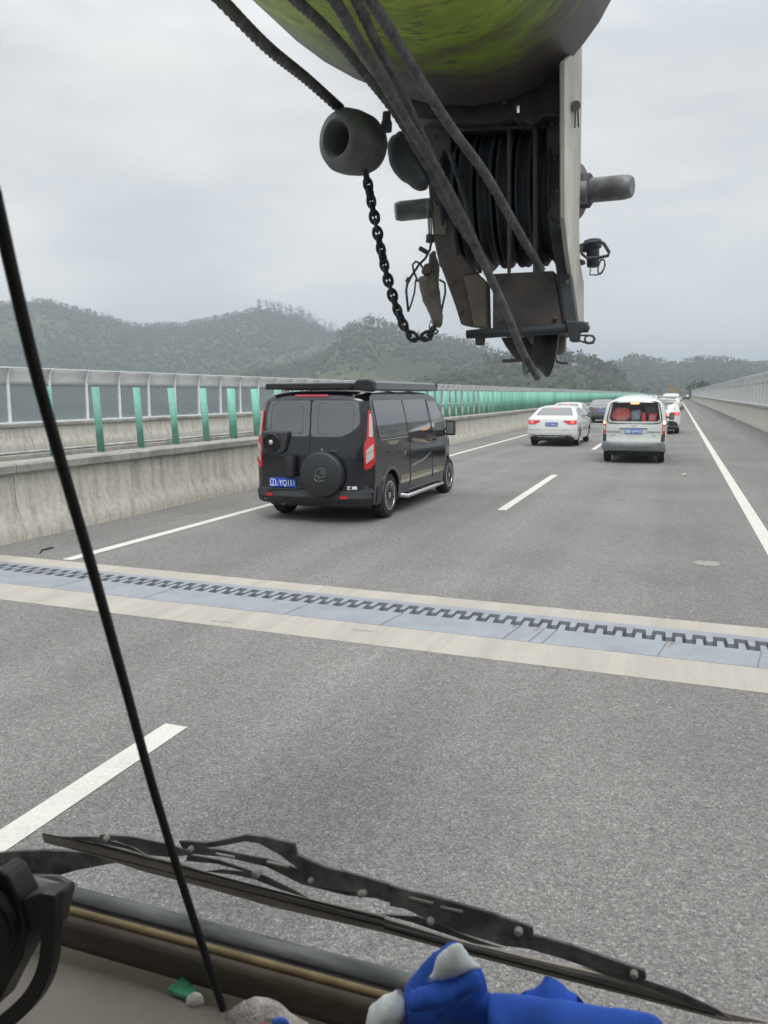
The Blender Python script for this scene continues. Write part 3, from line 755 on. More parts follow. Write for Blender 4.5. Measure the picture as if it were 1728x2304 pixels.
def door(x0, x1, nm):
    d = V.rear(rpoly([(x0, .51), (x1, .51), (x1 * (1.0 if abs(x1) < .1 else .995), 1.05), (x1 if abs(x1) < .1 else x1 * .93, 1.83), (x0 if abs(x0) < .1 else x0 * .93, 1.83), (x0 * (1.0 if abs(x0) < .1 else .995), 1.05)], .03), .008, LIGHTK, nm, cut=.1)
    return d
dl = door(-.82, -.006, 'rear_door'); dr = door(.006, .82, 'rear_door')
V.rear(rpoly([(-.745, 1.34), (-.6, 1.27), (-.012, 1.27), (-.012, 1.79), (-.70, 1.79), (-.75, 1.6)], .06), .013, VGLASS, 'rear_window', dl, .1)
V.rear(rpoly([(.012, 1.27), (.5, 1.27), (.66, 1.35), (.76, 1.46), (.71, 1.79), (.012, 1.79)], .06), .013, VGLASS, 'rear_window', dr, .1)
FRIT = mat('window_border', (0.06, 0.064, 0.07), .12, coat=.6)
def ring_patch(x0, x1, z0, z1, t, off, mt, par, nm):
    o_ = rrect(x0, x1, z0, z1, .07, 5); m = MB(); pts = [V.rmap(a, b, off) for a, b in o_]
    m.tube(pts, t, 4, closed=True); return m.build(nm, mt, par, world=False)
ring_patch(-.66, -.12, 1.31, 1.75, .005, .014, FRIT, dl, 'window_edge'); ring_patch(.12, .66, 1.31, 1.75, .005, .014, FRIT, dr, 'window_edge')
V.rear(rpoly([(-.30, 1.845), (.24, 1.845), (.24, 1.873), (-.30, 1.873)], .01), .012, mat('dim_red_lens', (0.42, .05, .09), .3), 'brake_light')
# tail lights wrap the corners
for sg in (-1, 1):
    q = [(sg * .838, 1.655), (sg * .875, 1.66), (sg * .905, 1.55), (sg * .935, 1.30), (sg * .958, 1.02), (sg * .952, .90), (sg * .90, .815), (sg * .828, .80), (sg * .818, 1.17), (sg * .845, 1.24)]
    tl_ = V.rear(rpoly(q, .02), .020, REDL, 'tail_light', cut=.05)
    V.rear(rpoly([(sg * .853, 1.60), (sg * .872, 1.61), (sg * .893, 1.50), (sg * .912, 1.27), (sg * .868, 1.27)], .01), .026, CLEAR, 'light_insert', tl_, .05)
    V.rear(rpoly([(sg * .846, 1.08), (sg * .925, 1.17), (sg * .936, 1.00), (sg * .936, .97), (sg * .846, .885)], .01), .026, CLEAR, 'light_insert', tl_, .05)
    V.rear([(sg * .842, 1.02), (sg * .93, 1.085), (sg * .93, 1.075), (sg * .842, 1.01)], .029, REDL, 'light_divider', tl_, .05)
# bumper
bp_ = V.rear(rpoly([(-.90, .29), (.90, .29), (.925, .46), (.80, .48), (-.80, .48), (-.925, .46)], .05), .03, TRIM, 'bumper', cut=.1)
for x in (-.66, .55):
    V.rear(rpoly([(x - .05, .385), (x + .06, .385), (x + .06, .425), (x - .05, .425)], .01), .036, REDL, 'reflector', bp_, .1)
for sg in (1, -1):
    V.side(sg, rpoly([(.17, .29), (.44, .29), (.50, .50), (.42, .58), (.16, .56)], .03), .012, TRIM, 'bumper_corner')
    arch = [(0.88 + .46 * math.cos(R(a)), .345 + .46 * math.sin(R(a))) for a in range(20, 171, 15)] + [(0.88 + .405 * math.cos(R(a)), .345 + .405 * math.sin(R(a))) for a in range(170, 19, -15)]
    V.side(sg, arch, .02, mat('arch_plastic', (0.055, 0.06, 0.07), .4, coat=.5), 'wheel_arch', cut=3)
    V.side(sg, [(y + 3.34, z) for y, z in arch], .015, MATS['arch_plastic'], 'wheel_arch', cut=3)
    # side windows: long dark band, door glass
    V.side(sg, rpoly([(.36, 1.24), (1.75, 1.24), (1.68, 1.82), (.30, 1.82)], .05), .008, VGLASS, 'side_window')
    V.side(sg, rpoly([(1.79, 1.24), (3.02, 1.24), (2.92, 1.82), (1.72, 1.82)], .05), .008, VGLASS, 'side_window')
    fd = V.side(sg, rpoly([(3.07, .42), (3.78, .42), (3.95, .9), (4.10, 1.18), (3.56, 1.79), (2.98, 1.82)], .04), .006, KPAINT, 'front_door')
    V.side(sg, rpoly([(3.12, 1.24), (3.98, 1.22), (3.52, 1.77), (3.02, 1.79)], .04), .012, VGLASS2, 'door_window', fd)
    m = MB(); p = V.D(sg, 3.22, 1.08, .012); m.tube([p + Vector((0, -.08, 0)), p + Vector((sg * .02, 0, 0)), p + Vector((0, .08, 0))], .016, 8); m.build('handle', BLACK, fd, world=False)
    sd_ = V.side(sg, rpoly([(1.82, .40), (3.03, .40), (3.03, 1.20), (1.82, 1.20)], .03), .006, KPAINT, 'sliding_door')
    m = MB(); p = V.D(sg, 2.88, 1.08, .012); m.tube([p + Vector((0, -.08, 0)), p + Vector((sg * .02, 0, 0)), p + Vector((0, .08, 0))], .016, 8); m.build('handle', BLACK, sd_, world=False)
    m = MB(); a = V.D(sg, .75, 1.02, .008); b = V.D(sg, 1.8, 1.02, .008); m.tube([a, b], .012, 6); m.build('door_rail', TRIM, van, world=False)
    # gold and silver stripes along the side
    V.side(sg, [(1.85, .48), (3.0, .48), (3.0, .58), (1.85, .60)], .009, GOLD, 'stripe', sd_)
    V.side(sg, [(3.10, .48), (3.76, .48), (3.78, .57), (3.10, .58)], .009, GOLD, 'stripe', fd)
    V.side(sg, [(1.36, .48), (1.78, .48), (1.78, .60), (1.34, .62)], .006, GOLD, 'stripe')
    V.side(sg, [(.75, 1.18), (1.35, 1.18), (1.18, 1.12), (.9, 1.12)], .006, GOLD, 'stripe')
    V.side(sg, [(1.86, 1.14), (2.05, 1.17), (2.95, 1.06), (2.9, 1.03), (2.1, 1.10)], .009, GOLD, 'stripe', sd_)
    V.side(sg, [(.45, 1.215), (1.76, 1.215), (1.76, 1.20), (.5, 1.205)], .006, SILV, 'stripe')
    V.side(sg, [(1.88, .73), (2.45, .78), (2.95, .87), (2.95, .855), (2.5, .76), (1.9, .71)], .009, SILV, 'stripe', sd_)
    fontmesh('PROMAX', .075, TRIM, 'lettering', sd_, Matrix.Translation(V.D(sg, 3.0, .55, .011)) @ Matrix.Rotation(R(90 * sg), 4, 'Z') @ Matrix.Rotation(R(90), 4, 'X'), depth=.0005) if False else None
    # chrome side step
    m = MB(); xs = sg * 1.01
    m.tube([(sg * .90, 1.42, .29), (xs, 1.52, .265), (xs, 2.3, .265), (xs, 3.0, .265), (xs, 3.52, .265), (sg * .90, 3.6, .29)], .034, 12)
    st_ = m.build('side_step', CHROME, van, world=False)
    for yy in (1.8, 2.5, 3.3):
        m = MB(); m.tube([(sg * .85, yy, .33), (sg * 1.03, yy, .25)], .015, 6); m.build('bracket', TRIM, st_, world=False)
mirror(V, 1, 3.95, 1.25, .88); mirror(V, -1, 3.95, 1.25, .88)
V.side(1, rrect(1.50, 1.56, .92, 1.0, .02), .012, CHROME, 'filler_cap')
plate_on(V, -.44, .585, '辽L·YQ151', BLUE, off=.02)
m = MB(); p = V.rmap(-.44, .49, .02); m.box(-.72, -.14, p.y - .04, p.y, .487, .503); m.build('plate_ledge', TRIM, van, world=False, bevel=.006)
# vent housing on the left door
m = MB(); yb = V.rmap(-.5, 1.15, 0).y; m.prism([(-.77, yb - .08, 1.345), (-.32, yb - .08, 1.345), (-.38, yb - .08, 1.06), (-.48, yb - .08, 1.01), (-.77, yb - .08, 1.01)], (0, .12, 0))
vh = m.build('vent_housing', TRIM, van, world=False, bevel=.03, bseg=3)
m = MB(); m.lathe([(.135, -.02), (.14, .02), (.125, .03), (.12, .005), (.03, .003)], (-.59, yb - .08, 1.18), (0, -1, 0), n=28); fr = m.build('vent_ring', BLACK, vh, world=False)
m = MB()
for k in range(14):
    a = 2 * math.pi * k / 14; m.tube([(-.59 + .03 * math.cos(a), yb - .095, 1.18 + .03 * math.sin(a)), (-.59 + .115 * math.cos(a + .4), yb - .095, 1.18 + .115 * math.sin(a + .4))], .005, 4)
m.build('vent_blades', BLACK, vh, world=False)
m = MB(); m.lathe([(.04, 0), (.035, .025), (.01, .035)], (-.59, yb - .09, 1.185), (0, -1, 0), n=16); m.build('vent_hub', CHROME, vh, world=False)
# canister
m = MB(); yc = V.rmap(-.3, .9, 0).y - .07
m.lathe([(.02, 1.0), (.075, .99), (.085, .96), (.085, .70), (.07, .68)], (-.28, yc, 0), (0, 0, 1), n=20); m.build('canister', BLACK, van, world=False)
# spare wheel cover
ys = V.rmap(.25, .75, 0).y
m = MB(); m.lathe([(.28, 0), (.322, .03), (.332, .08), (.332, .15), (.318, .175), (.30, .185), (.02, .19)], (.25, ys, .735), (0, -1, 0), n=48)
spw = m.build('spare_wheel_cover', mat('cover_vinyl', (0.022, 0.025, 0.028), .5, var=.1, scale=8), van, world=False, smooth=50)
m = MB()
def emb(pts, r=.008):
    m.tube([(.25 + a * .1, ys - .192, .735 + b * .1) for a, b in pts], r, 6)
emb([(-.9, -.5), (-.6, -.9), (-.1, -.95), (.2, -.8), (.5, -.95), (.85, -.7)]); emb([(-.7, .1), (-.4, .7), (.1, .95), (.6, .9), (1.0, .45), (.75, .0)])
emb([(-.85, -.15), (-.3, -.2), (-.1, -.6)]); emb([(.1, .7), (.25, .2), (.7, .15)]); emb([(-.3, -.55), (.1, -.35), (.6, -.3), (.9, .1)]); emb([(.35, .75), (.5, .4), (.8, .45)])
m.build('embossed_emblem', mat('emblem_grey', (.11, .115, .12), .4), spw, world=False)
m = MB(); m.cyl((.25, ys - .10, 1.085), (.25, ys - .10, 1.108), .02); m.build('cover_button', CHROME, spw, world=False)
m = MB(); p = V.rmap(.3, 1.08, .02); m.tube([(.18, p.y, 1.06), (.22, p.y - .03, 1.065), (.42, p.y - .03, 1.065), (.46, p.y, 1.06)], .014, 8); m.build('door_handle', TRIM, dr, world=False)
bx = V.rear(rrect(.565, .745, .495, .575, .01), .022, BLACK, 'badge')
V.rear([(.595, .508), (.65, .508), (.65, .522), (.615, .527), (.615, .545), (.65, .55), (.65, .563), (.595, .563)], .026, PWHITE, 'badge_mark', bx, .2)
V.rear([(.665, .508), (.69, .508), (.70, .53), (.71, .508), (.73, .508), (.73, .563), (.665, .563)], .026, PWHITE, 'badge_mark', bx, .2)
# roof box and awning
m = MB(); m.box(-.78, .60, .17, .6, 1.955, 2.045); m.build('roof_box', BLACK, van, world=False, bevel=.02, bseg=3)
m = MB(); pr = [(.66, 1.96), (.90, 1.93), (.945, 1.95), (.93, 2.05), (.88, 2.075), (.72, 2.075), (.67, 2.04)]
m.prism([(a, .30, b) for a, b in pr], (0, 3.05, 0)); aw = m.build('awning', mat('awning_case', (0.06, .065, .07), .35, .3, coat=.3), van, world=False, bevel=.01)
m = MB(); m.prism([(a + (a - .8) * .12, .17, b + (b - 2.0) * .25) for a, b in pr], (0, .16, 0)); m.build('awning_end_cap', BLACK, aw, world=False, bevel=.03, bseg=3)
m = MB(); m.box(.655, .945, 3.35, 3.40, 1.935, 2.07); m.build('awning_end_cap', BLACK, aw, world=False, bevel=.015)
for yy in (.8, 1.7, 2.7):
    m = MB(); m.box(-.78, .86, yy, yy + .05, 1.945, 1.985); m.build('roof_bar', BLACK, van, world=False)
m = MB(); m.cyl((-.55, .22, .25), (-.55, .5, .27), .03); m.build('exhaust', GREYM, van, world=False)
m = MB(); m.prism([(-.88, .45, .33), (-.42, .45, .33), (-.46, .45, .17), (-.82, .45, .17)], (0, .02, 0)); m.build('mud_flap', BLACK, van, world=False)

# --- generic cars
def sedan(name, loc, label, paint, glass, rz=0, s=1.0, lit=True, txt='', W=.89, H=1.47, plate=True, back='tail', mir=True, group='cars queuing ahead'):
    r = thing(name, loc, label, 'car', group, rz)
    o = [(.14, .26), (.03, .36), (.0, .50), (.02, .68), (.06, .86), (.10, .98), (.16, 1.03), (.42, 1.06), (.58, 1.085), (.85, 1.24), (1.2, 1.40), (1.6, H - .015), (2.1, H), (2.6, H - .03), (2.95, 1.34), (3.6, 1.03), (3.75, 1.0), (4.3, .84), (4.52, .66), (4.6, .45), (4.54, .24)]
    wz = [(.24, W - .04), (.4, W), (.75, W), (.95, W - .02), (1.05, W - .05), (1.25, W - .15), (H, W - .27)]
    ar = ((3.72, .32, .36), (1.0, .32, .36))
    V = Vehicle(r, o, wz, .22, .4, .05, ar, .24, 4)
    V.body(paint); wells(V, ar, W - .03)
    for y in (1.0, 3.72):
        for sg in (-1, 1): wheel(V, sg * (W - .02), y, .32, .2, 7)
    V.rear(rpoly([(-.68, 1.105), (.68, 1.105), (.54, 1.385), (-.54, 1.385)], .05), .006, glass, 'rear_window', cut=.1)
    for sg in (-1, 1):
        a = REDLIT if lit else REDL
        t_ = V.rear(rpoly([(sg * .855, .80), (sg * .86, .93), (sg * .42, .935), (sg * .40, .90), (sg * .62, .80)], .02), .014, REDL, 'tail_light', cut=.08)
        if lit: V.rear(rpoly([(sg * .78, .83), (sg * .78, .91), (sg * .66, .91), (sg * .66, .83)], .02), .02, a, 'lamp', t_, .08)
        V.side(sg, rpoly([(1.0, 1.07), (1.25, 1.34), (1.75, 1.40), (1.75, 1.07)], .04), .006, VGLASS, 'side_window')
        V.side(sg, rpoly([(1.82, 1.07), (1.82, 1.40), (2.5, 1.40), (2.9, 1.30), (3.2, 1.08)], .04), .006, VGLASS, 'side_window')
        V.side(sg, [(1.2, .85), (1.35, .85), (1.35, .875), (1.2, .875)], .02, paint, 'handle'); V.side(sg, [(2.2, .85), (2.35, .85), (2.35, .875), (2.2, .875)], .02, paint, 'handle')
        if mir: mirror(V, sg, 3.1, 1.07, W - .08)
    V.rear(rpoly([(-.09, 1.33), (.09, 1.33), (.09, 1.362), (-.09, 1.362)], .01), .012, REDLIT if lit else REDL, 'brake_light')
    V.rear(rpoly([(-.80, .27), (.80, .27), (.74, .36), (.45, .41), (-.45, .41), (-.74, .36)], .03), .012, TRIM, 'diffuser')
    for x in (-.66, .62): V.rear(rpoly([(x - .09, .41), (x + .09, .41), (x + .09, .428), (x - .09, .428)], .005), .012, BLACK, 'reflector')
    V.rear([(-.84, .60), (.84, .60), (.84, .606), (-.84, .606)], .006, TRIM, 'panel_gap')
    if plate: plate_on(V, 0, .80, txt, BLUE, off=.022)
    V.rear(rrect(-.045, .045, .955, .985, .012), .012, CHROME, 'emblem')
    m = MB(); m.prism([(0, 1.75, H), (0, 1.98, H), (0, 1.72, H + .06)], (.02, 0, 0)); m.build('antenna_fin', paint, r, world=False)
    return V
def suv(name, loc, label, paint, glass, rz=0, lamp=None, W=.92, H=1.70, plate=False, txt='', group='cars queuing ahead', black_low=True):
    r = thing(name, loc, label, 'car', group, rz)
    o = [(.12, .30), (.02, .38), (.0, .6), (.03, .92), (.08, 1.05), (.28, 1.42), (.30, 1.56), (.24, 1.60), (.5, H - .05), (1.2, H), (2.4, H - .01), (2.9, H - .08), (3.6, 1.18), (4.3, 1.02), (4.55, .8), (4.62, .5), (4.56, .27)]
    wz = [(.27, W - .03), (.5, W), (.95, W), (1.1, W - .04), (1.5, W - .15), (H, W - .24)]
    ar = ((3.75, .35, .40), (.95, .35, .40))
    V = Vehicle(r, o, wz, .24, .4, .05, ar, .28, 4)
    V.rz = [p[1] for p in o[:7]] + [H]; V.ry = [p[0] for p in o[:7]] + [.5]
    V.body(paint); wells(V, ar, W - .03)
    for y in (.95, 3.75):
        for sg in (-1, 1): wheel(V, sg * (W - .02), y, .35, .2, 7)
    V.rear(rpoly([(-.70, 1.12), (.70, 1.12), (.60, 1.45), (-.60, 1.45)], .05), .006, glass, 'rear_window', cut=.1)
    V.rear(rpoly([(-.62, 1.50), (.62, 1.50), (.60, 1.56), (-.60, 1.56)], .02), .03, paint, 'spoiler', cut=.1)
    for sg in (-1, 1):
        t_ = V.rear(rpoly([(sg * .88, .88), (sg * .88, 1.02), (sg * .45, 1.02), (sg * .60, .90)], .02), .014, REDL, 'tail_light', cut=.08)
        if lamp: V.rear(rpoly([(sg * .84, .90), (sg * .84, 1.0), (sg * .66, 1.0), (sg * .70, .92)], .02), .02, lamp, 'lamp', t_, .08)
        V.side(sg, rpoly([(.55, 1.12), (.6, 1.5), (1.6, 1.56), (1.6, 1.12)], .04), .006, VGLASS, 'side_window')
        V.side(sg, rpoly([(1.66, 1.12), (1.66, 1.56), (2.5, 1.54), (3.2, 1.16)], .04), .006, VGLASS, 'side_window')
        mirror(V, sg, 3.15, 1.15, W - .08)
    V.rear(rpoly([(-.84, .32), (.84, .32), (.80, .52), (.62, .62), (-.62, .62), (-.80, .52)], .05), .014, TRIM, 'bumper', cut=.1)
    if plate: plate_on(V, 0, .82, txt, BLUE, off=.02)
    return V
sedan('white_sedan', (-4.20, 28.9, 0), 'white sedan in the left lane nearest behind the black camper van, brake lamps lit', WPAINT, VGLASS2, R(-1.2), txt='粤C·PM012')
sedan('white_sedan', (-5.30, 40.8, 0), 'second white sedan, mostly hidden behind the nearest white sedan', WPAINT, VGLASS2, R(-1), txt='')
sedan('grey_sedan', (-4.65, 53.8, 0), 'dark grey sedan between the white sedans and the white minivan', GPAINT, VGLASS2, 0, lit=False, txt='川A·5K36', W=.92, H=1.52)
suv('white_suv', (-.74, 39.4, 0), 'white hatchback SUV half hidden behind the white minivan, red lamp lit', WPAINT, VGLASS, 0, REDLIT, H=1.66)
suv('dark_suv', (-.60, 88, 0), 'large pale SUV with dark glass and orange tail lamps ahead of the white SUV', WPAINT2, VGLASS, 0, AMBER, W=.97, H=1.92)
far = [(-4.5, 74, 'sedan', WPAINT, 'white'), (-4.4, 96, 'suv', GPAINT, 'grey'), (-4.6, 122, 'sedan', WPAINT, 'white'), (-.9, 118, 'sedan', KPAINT, 'black'), (-.8, 150, 'suv', WPAINT, 'white'), (-4.5, 165, 'suv', WPAINT, 'white'), (-4.5, 215, 'sedan', GPAINT, 'grey'), (2.55, 262, 'suv', GPAINT, 'grey'), (-.7, 185, 'sedan', GPAINT, 'grey')]
fl = ['white sedan in the left lane just beyond the dark grey sedan', 'grey SUV in the left lane seen over the white minivan roof', 'small far white sedan in the left lane', 'black sedan ahead of the pale SUV in the right lane', 'far white SUV ahead of the black sedan in the right lane', 'far white SUV in the left lane', 'far grey sedan in the left lane near the hills', 'tiny dark car on the shoulder at the end of the right noise fence', 'far grey sedan behind the loaded truck']
for (x, y, k, p, c), lb in zip(far, fl):
    (sedan if k == 'sedan' else suv)('distant_car', (x, y, 0), lb, p, VGLASS, 0, **({'plate': False} if k == 'sedan' else {}))
# far truck with brown load
tr = thing('cargo_truck', (-1.2, 232, 0), 'far truck with a tall brown covered load in the right lane', 'truck')
m = MB(); m.box(-1.2, 1.2, 0, 8.5, .9, 1.25); m.box(-.9, .9, .3, 8.4, .6, .9); m.build('chassis', TRIM, tr, world=False)
m = MB(); m.prism([(-1.2, 0.1, 1.25), (1.2, 0.1, 1.25), (1.22, 0.1, 3.7), (1.1, .1, 3.85), (0, .1, 3.95), (-1.1, .1, 3.85), (-1.22, .1, 3.7)], (0, 7.0, 0)); m.build('load', mat('tarp_brown', (0.26, .20, .12), .8, var=.25, scale=1.5), tr, world=False, bevel=.02)
m = MB(); m.box(-1.15, 1.15, 7.3, 9.2, .8, 2.9); m.build('cab', WPAINT, tr, world=False, bevel=.1)
m = MB(); m.box(-1.2, 1.2, -.02, .0, .9, 1.1); m.build('tail_board', REDL, tr, world=False)
for y in (1.2, 2.5, 8.0):
    for sg in (-1, 1):
        m = MB(); m.lathe([(.2, 0), (.48, .02), (.5, .06), (.5, .26), (.2, .28)], (sg * .85, y, .5), (sg, 0, 0), n=20); m.build('wheel', RUBBER, tr, world=False)

# --- white minivan with loaded boot
mv = thing('white_minivan', (-1.06, 22.35, 0), 'off-white minivan with luggage behind its rear window, in the right lane', 'van', 'cars queuing ahead')
oM = [(.14, .36), (.02, .42), (.0, .52), (.02, .66), (.05, .70), (.05, .95), (.09, 1.15), (.16, 1.45), (.22, 1.66), (.34, 1.77), (.8, 1.84), (1.6, 1.86), (2.4, 1.83), (2.9, 1.72), (3.6, 1.15), (4.05, .98), (4.3, .75), (4.36, .5), (4.30, .28)]
wM = [(.28, .80), (.45, .83), (.9, .835), (1.1, .82), (1.5, .755), (1.7, .69), (1.86, .56)]
aM = ((3.5, .31, .36), (.80, .31, .36))
V = Vehicle(mv, oM, wM, .16, .4, .13, aM, .30, 3.2)
bd = V.body(WPAINT2); 
m = MB(); m.prism([(-.60, -.3, 1.13), (.60, -.3, 1.13), (.66, -.3, 1.2), (.59, -.3, 1.60), (.55, -.3, 1.64), (-.55, -.3, 1.64), (-.59, -.3, 1.60), (-.66, -.3, 1.2)], (0, 1.6, 0)); cut = m.build('cutter', BLACK, None, smooth=None)
cut.location = mv.location
md = bd.modifiers.new('b', 'BOOLEAN'); md.object = cut; md.operation = 'DIFFERENCE'; md.solver = 'EXACT'
bpy.context.view_layer.update()
me2 = bpy.data.meshes.new_from_object(bd.evaluated_get(bpy.context.evaluated_depsgraph_get()))
bd.modifiers.clear(); bd.data = me2; bpy.data.objects.remove(cut)
me2.materials.append(mat('boot_lining', (0.45, .45, .44), .9))
for p in me2.polygons:
    c = p.center
    if .3 < c.y < 1.35 and abs(c.x) < .67 and 1.12 < c.z < 1.66 or (abs(c.y - 1.3) < .02 and abs(c.x) < .67 and c.z > 1.1): p.material_index = 1
MG = glass_mat('boot_glass', (0.12, .125, .13), .12, .03)
V.rear(rpoly([(-.66, 1.11), (.66, 1.11), (.70, 1.2), (.615, 1.64), (.55, 1.665), (-.55, 1.665), (-.615, 1.64), (-.70, 1.2)], .05), .004, MG, 'rear_window', cut=.15)
rim_pts = [V.rmap(a, b, .006) for a, b in rpoly([(-.68, 1.10), (-.45, 1.075), (.45, 1.075), (.68, 1.10), (.71, 1.2), (.62, 1.65), (.55, 1.675), (-.55, 1.675), (-.62, 1.65), (-.71, 1.2)], .05)]
m = MB(); m.tube(rim_pts, .013, 6, closed=True); m.build('window_seal', BLACK, mv, world=False)
wells(V, aM, .80)
for y in (.80, 3.5):
    for sg in (-1, 1): wheel(V, sg * .80, y, .31, .18, 7)
for sg in (-1, 1):
    t_ = V.rear(rpoly([(sg * .795, .80), (sg * .73, .80), (sg * .715, 1.0), (sg * .735, 1.15), (sg * .775, 1.165), (sg * .80, 1.1)], .02), .015, REDL, 'tail_light', cut=.06)
    V.rear(rrect(*(sorted((sg * .735, sg * .785))), 1.06, 1.145, .02), .022, AMBER if sg < 0 else WHITEL, 'lamp', t_, .06)
    V.rear(rrect(*(sorted((sg * .735, sg * .78))), .88, 1.02, .015), .020, CLEAR, 'light_insert', t_, .06)
    V.rear(rpoly([(sg * .80, .60), (sg * .70, .60), (sg * .71, .795), (sg * .805, .795)], .02), .012, TRIM, 'corner_trim', cut=.06)
    V.side(sg, rpoly([(.45, 1.15), (.5, 1.6), (1.6, 1.66), (1.6, 1.15)], .04), .006, VGLASS, 'side_window')
    V.side(sg, rpoly([(1.7, 1.15), (1.7, 1.66), (2.6, 1.60), (3.2, 1.17)], .04), .006, VGLASS, 'side_window')
    mirror(V, sg, 3.2, 1.18, .78)
gt = V.rear(rpoly([(-.70, .60), (.70, .60), (.725, .75), (.71, 1.06), (-.71, 1.06), (-.725, .75)], .05), .008, WPAINT2, 'tailgate', cut=.12)
V.rear([(-.70, .83), (.70, .83), (.70, .88), (-.70, .88)], .011, mat('grime_band', (0.30, .315, .31), .5), 'stripe', gt)
V.rear(rpoly([(-.33, .82), (.33, .82), (.35, .95), (-.35, .95)], .02), .014, WPAINT2, 'plate_recess', gt)
m = MB(); p = V.rmap(0, .965, .01); m.box(-.36, .36, p.y - .03, p.y, .95, .985); m.build('plate_trim', CHROME, gt, world=False, bevel=.008)
plate_on(V, 0, .875, '湘K·E490T', BLUE2, off=.02, h_=.12)
wing = [(-.075, 1.045), (-.045, 1.05), (-.025, 1.02), (0, 1.005), (.025, 1.02), (.045, 1.05), (.075, 1.045), (.045, 1.015), (.02, .995), (0, .98), (-.02, .995), (-.045, 1.015)]
V.rear(wing, .018, GREYM, 'emblem', gt, .3)
fontmesh('五菱汽车', .05, GREYM, 'lettering', gt, Matrix.Translation(V.rmap(-.5, .765, .014)) @ Matrix.Rotation(R(90), 4, 'X'), depth=.0008)
fontmesh('宏光', .05, GREYM, 'lettering', gt, Matrix.Translation(V.rmap(.52, .755, .014)) @ Matrix.Rotation(R(90), 4, 'X'), depth=.0008)
bm_ = V.rear(rpoly([(-.80, .40), (.80, .40), (.82, .52), (.78, .58), (.5, .555), (-.5, .555), (-.78, .58), (-.82, .52)], .04), .035, mat('dull_grey_bumper', (0.24, .265, .28), .5, var=.2, scale=4), 'bumper', cut=.1)
V.rear(rrect(-.11, .11, 1.60, 1.635, .01), .012, AMBER, 'brake_light')
bm_v = Vector(mv.location)
def blob(name, c, r3, mt, label, cat, seed=1, grp='luggage inside the minivan'):
    bm = bmesh.new(); bmesh.ops.create_icosphere(bm, subdivisions=3, radius=1); q = random.Random(seed); ph = [q.uniform(0, 6) for _ in range(6)]
    for v in bm.verts:
        n_ = v.co.normalized(); k = 1 + .10 * math.sin(4 * n_.x + ph[0]) * math.cos(5 * n_.z + ph[1]) + .06 * math.sin(9 * n_.y + 7 * n_.z + ph[2])
        e = .6
        v.co = Vector((math.copysign(abs(n_.x) ** e, n_.x) * r3[0], math.copysign(abs(n_.y) ** e, n_.y) * r3[1], math.copysign(abs(n_.z) ** e, n_.z) * r3[2])) * k
    me = bpy.data.meshes.new(name); bm.to_mesh(me); bm.free(); me.materials.append(mt); me.polygons.foreach_set('use_smooth', [True] * len(me.polygons))
    o = bpy.data.objects.new(name, me); col.objects.link(o); o.location = c; return tag(o, label, cat, grp)
B0 = bm_v
blob('luggage_bag', B0 + Vector((-.38, .66, 1.31)), (.26, .18, .20), mat('red_bag', (0.80, .07, .07), .5, c2_=(.62, .30, .26), scale=5), 'red bag stuffed behind the left half of the minivan rear window', 'bag', 3)
blob('luggage_bag', B0 + Vector((.02, .70, 1.28)), (.15, .15, .15), mat('blue_bag', (0.22, .42, .55), .6, c2_=(.4, .5, .5), scale=12), 'pale blue checked bag in the middle of the minivan rear window', 'bag', 5)
m = MB(); m.box(B0.x + .18, B0.x + .28, B0.y + .5, B0.y + .8, 1.135, 1.36); tag(m.build('gift_box', mat('box_red', (0.7, .07, .09), .5), bevel=.008), 'narrow red gift box beside the blue bag in the minivan', 'box', 'luggage inside the minivan')
m = MB(); m.box(B0.x + .36, B0.x + .56, B0.y + .5, B0.y + .8, 1.135, 1.34); m.cm = 1; m.box(B0.x + .39, B0.x + .53, B0.y + .495, B0.y + .5, 1.20, 1.22); m.box(B0.x + .39, B0.x + .53, B0.y + .495, B0.y + .5, 1.26, 1.28)
tag(m.build('gift_box', [MATS['box_red'], PWHITE], bevel=0), 'wide red box with pale stripes at the right of the minivan rear window', 'box', 'luggage inside the minivan')
blob('seat_headrest', B0 + Vector((.12, 1.1, 1.45)), (.10, .06, .09), BLACK, 'dark round headrest above the luggage in the minivan', 'headrest', 8, None)
blob('luggage_bag', B0 + Vector((.42, .95, 1.40)), (.18, .12, .14), mat('grey_bag', (0.2, .2, .2), .7), 'dark grey bag behind the red boxes in the minivan', 'bag', 9)
blob('luggage_bag', B0 + Vector((-.30, .95, 1.47)), (.20, .12, .12), mat('brown_bag', (0.12, .10, .10), .7), 'dark bag on top of the red bag in the minivan', 'bag', 11)

# ------------------------------------------------------------------ crane boom above the cab
GRIME = bpy.data.materials.new('grimy_green_paint'); GRIME.use_nodes = True
n = GRIME.node_tree; b = n.nodes['Principled BSDF']; l = n.links.new
t = n.nodes.new('ShaderNodeTexCoord'); mp_ = n.nodes.new('ShaderNodeMapping'); mp_.inputs['Scale'].default_value = (1.2, 3.2, 1.2); mp_.inputs['Rotation'].default_value = (0, 0, R(20)); l(t.outputs['Object'], mp_.inputs[0])
a_ = n.nodes.new('ShaderNodeTexNoise'); a_.inputs['Scale'].default_value = 3.0; a_.inputs['Detail'].default_value = 8; a_.inputs['Roughness'].default_value = .68; l(mp_.outputs[0], a_.inputs['Vector'])
sp = n.nodes.new('ShaderNodeSeparateXYZ'); l(t.outputs['Object'], sp.inputs[0])
rm = n.nodes.new('ShaderNodeMapRange'); rm.inputs[1].default_value = 1.45; rm.inputs[2].default_value = 2.0; rm.inputs[3].default_value = -.18; rm.inputs[4].default_value = .42; l(sp.outputs[1], rm.inputs[0])
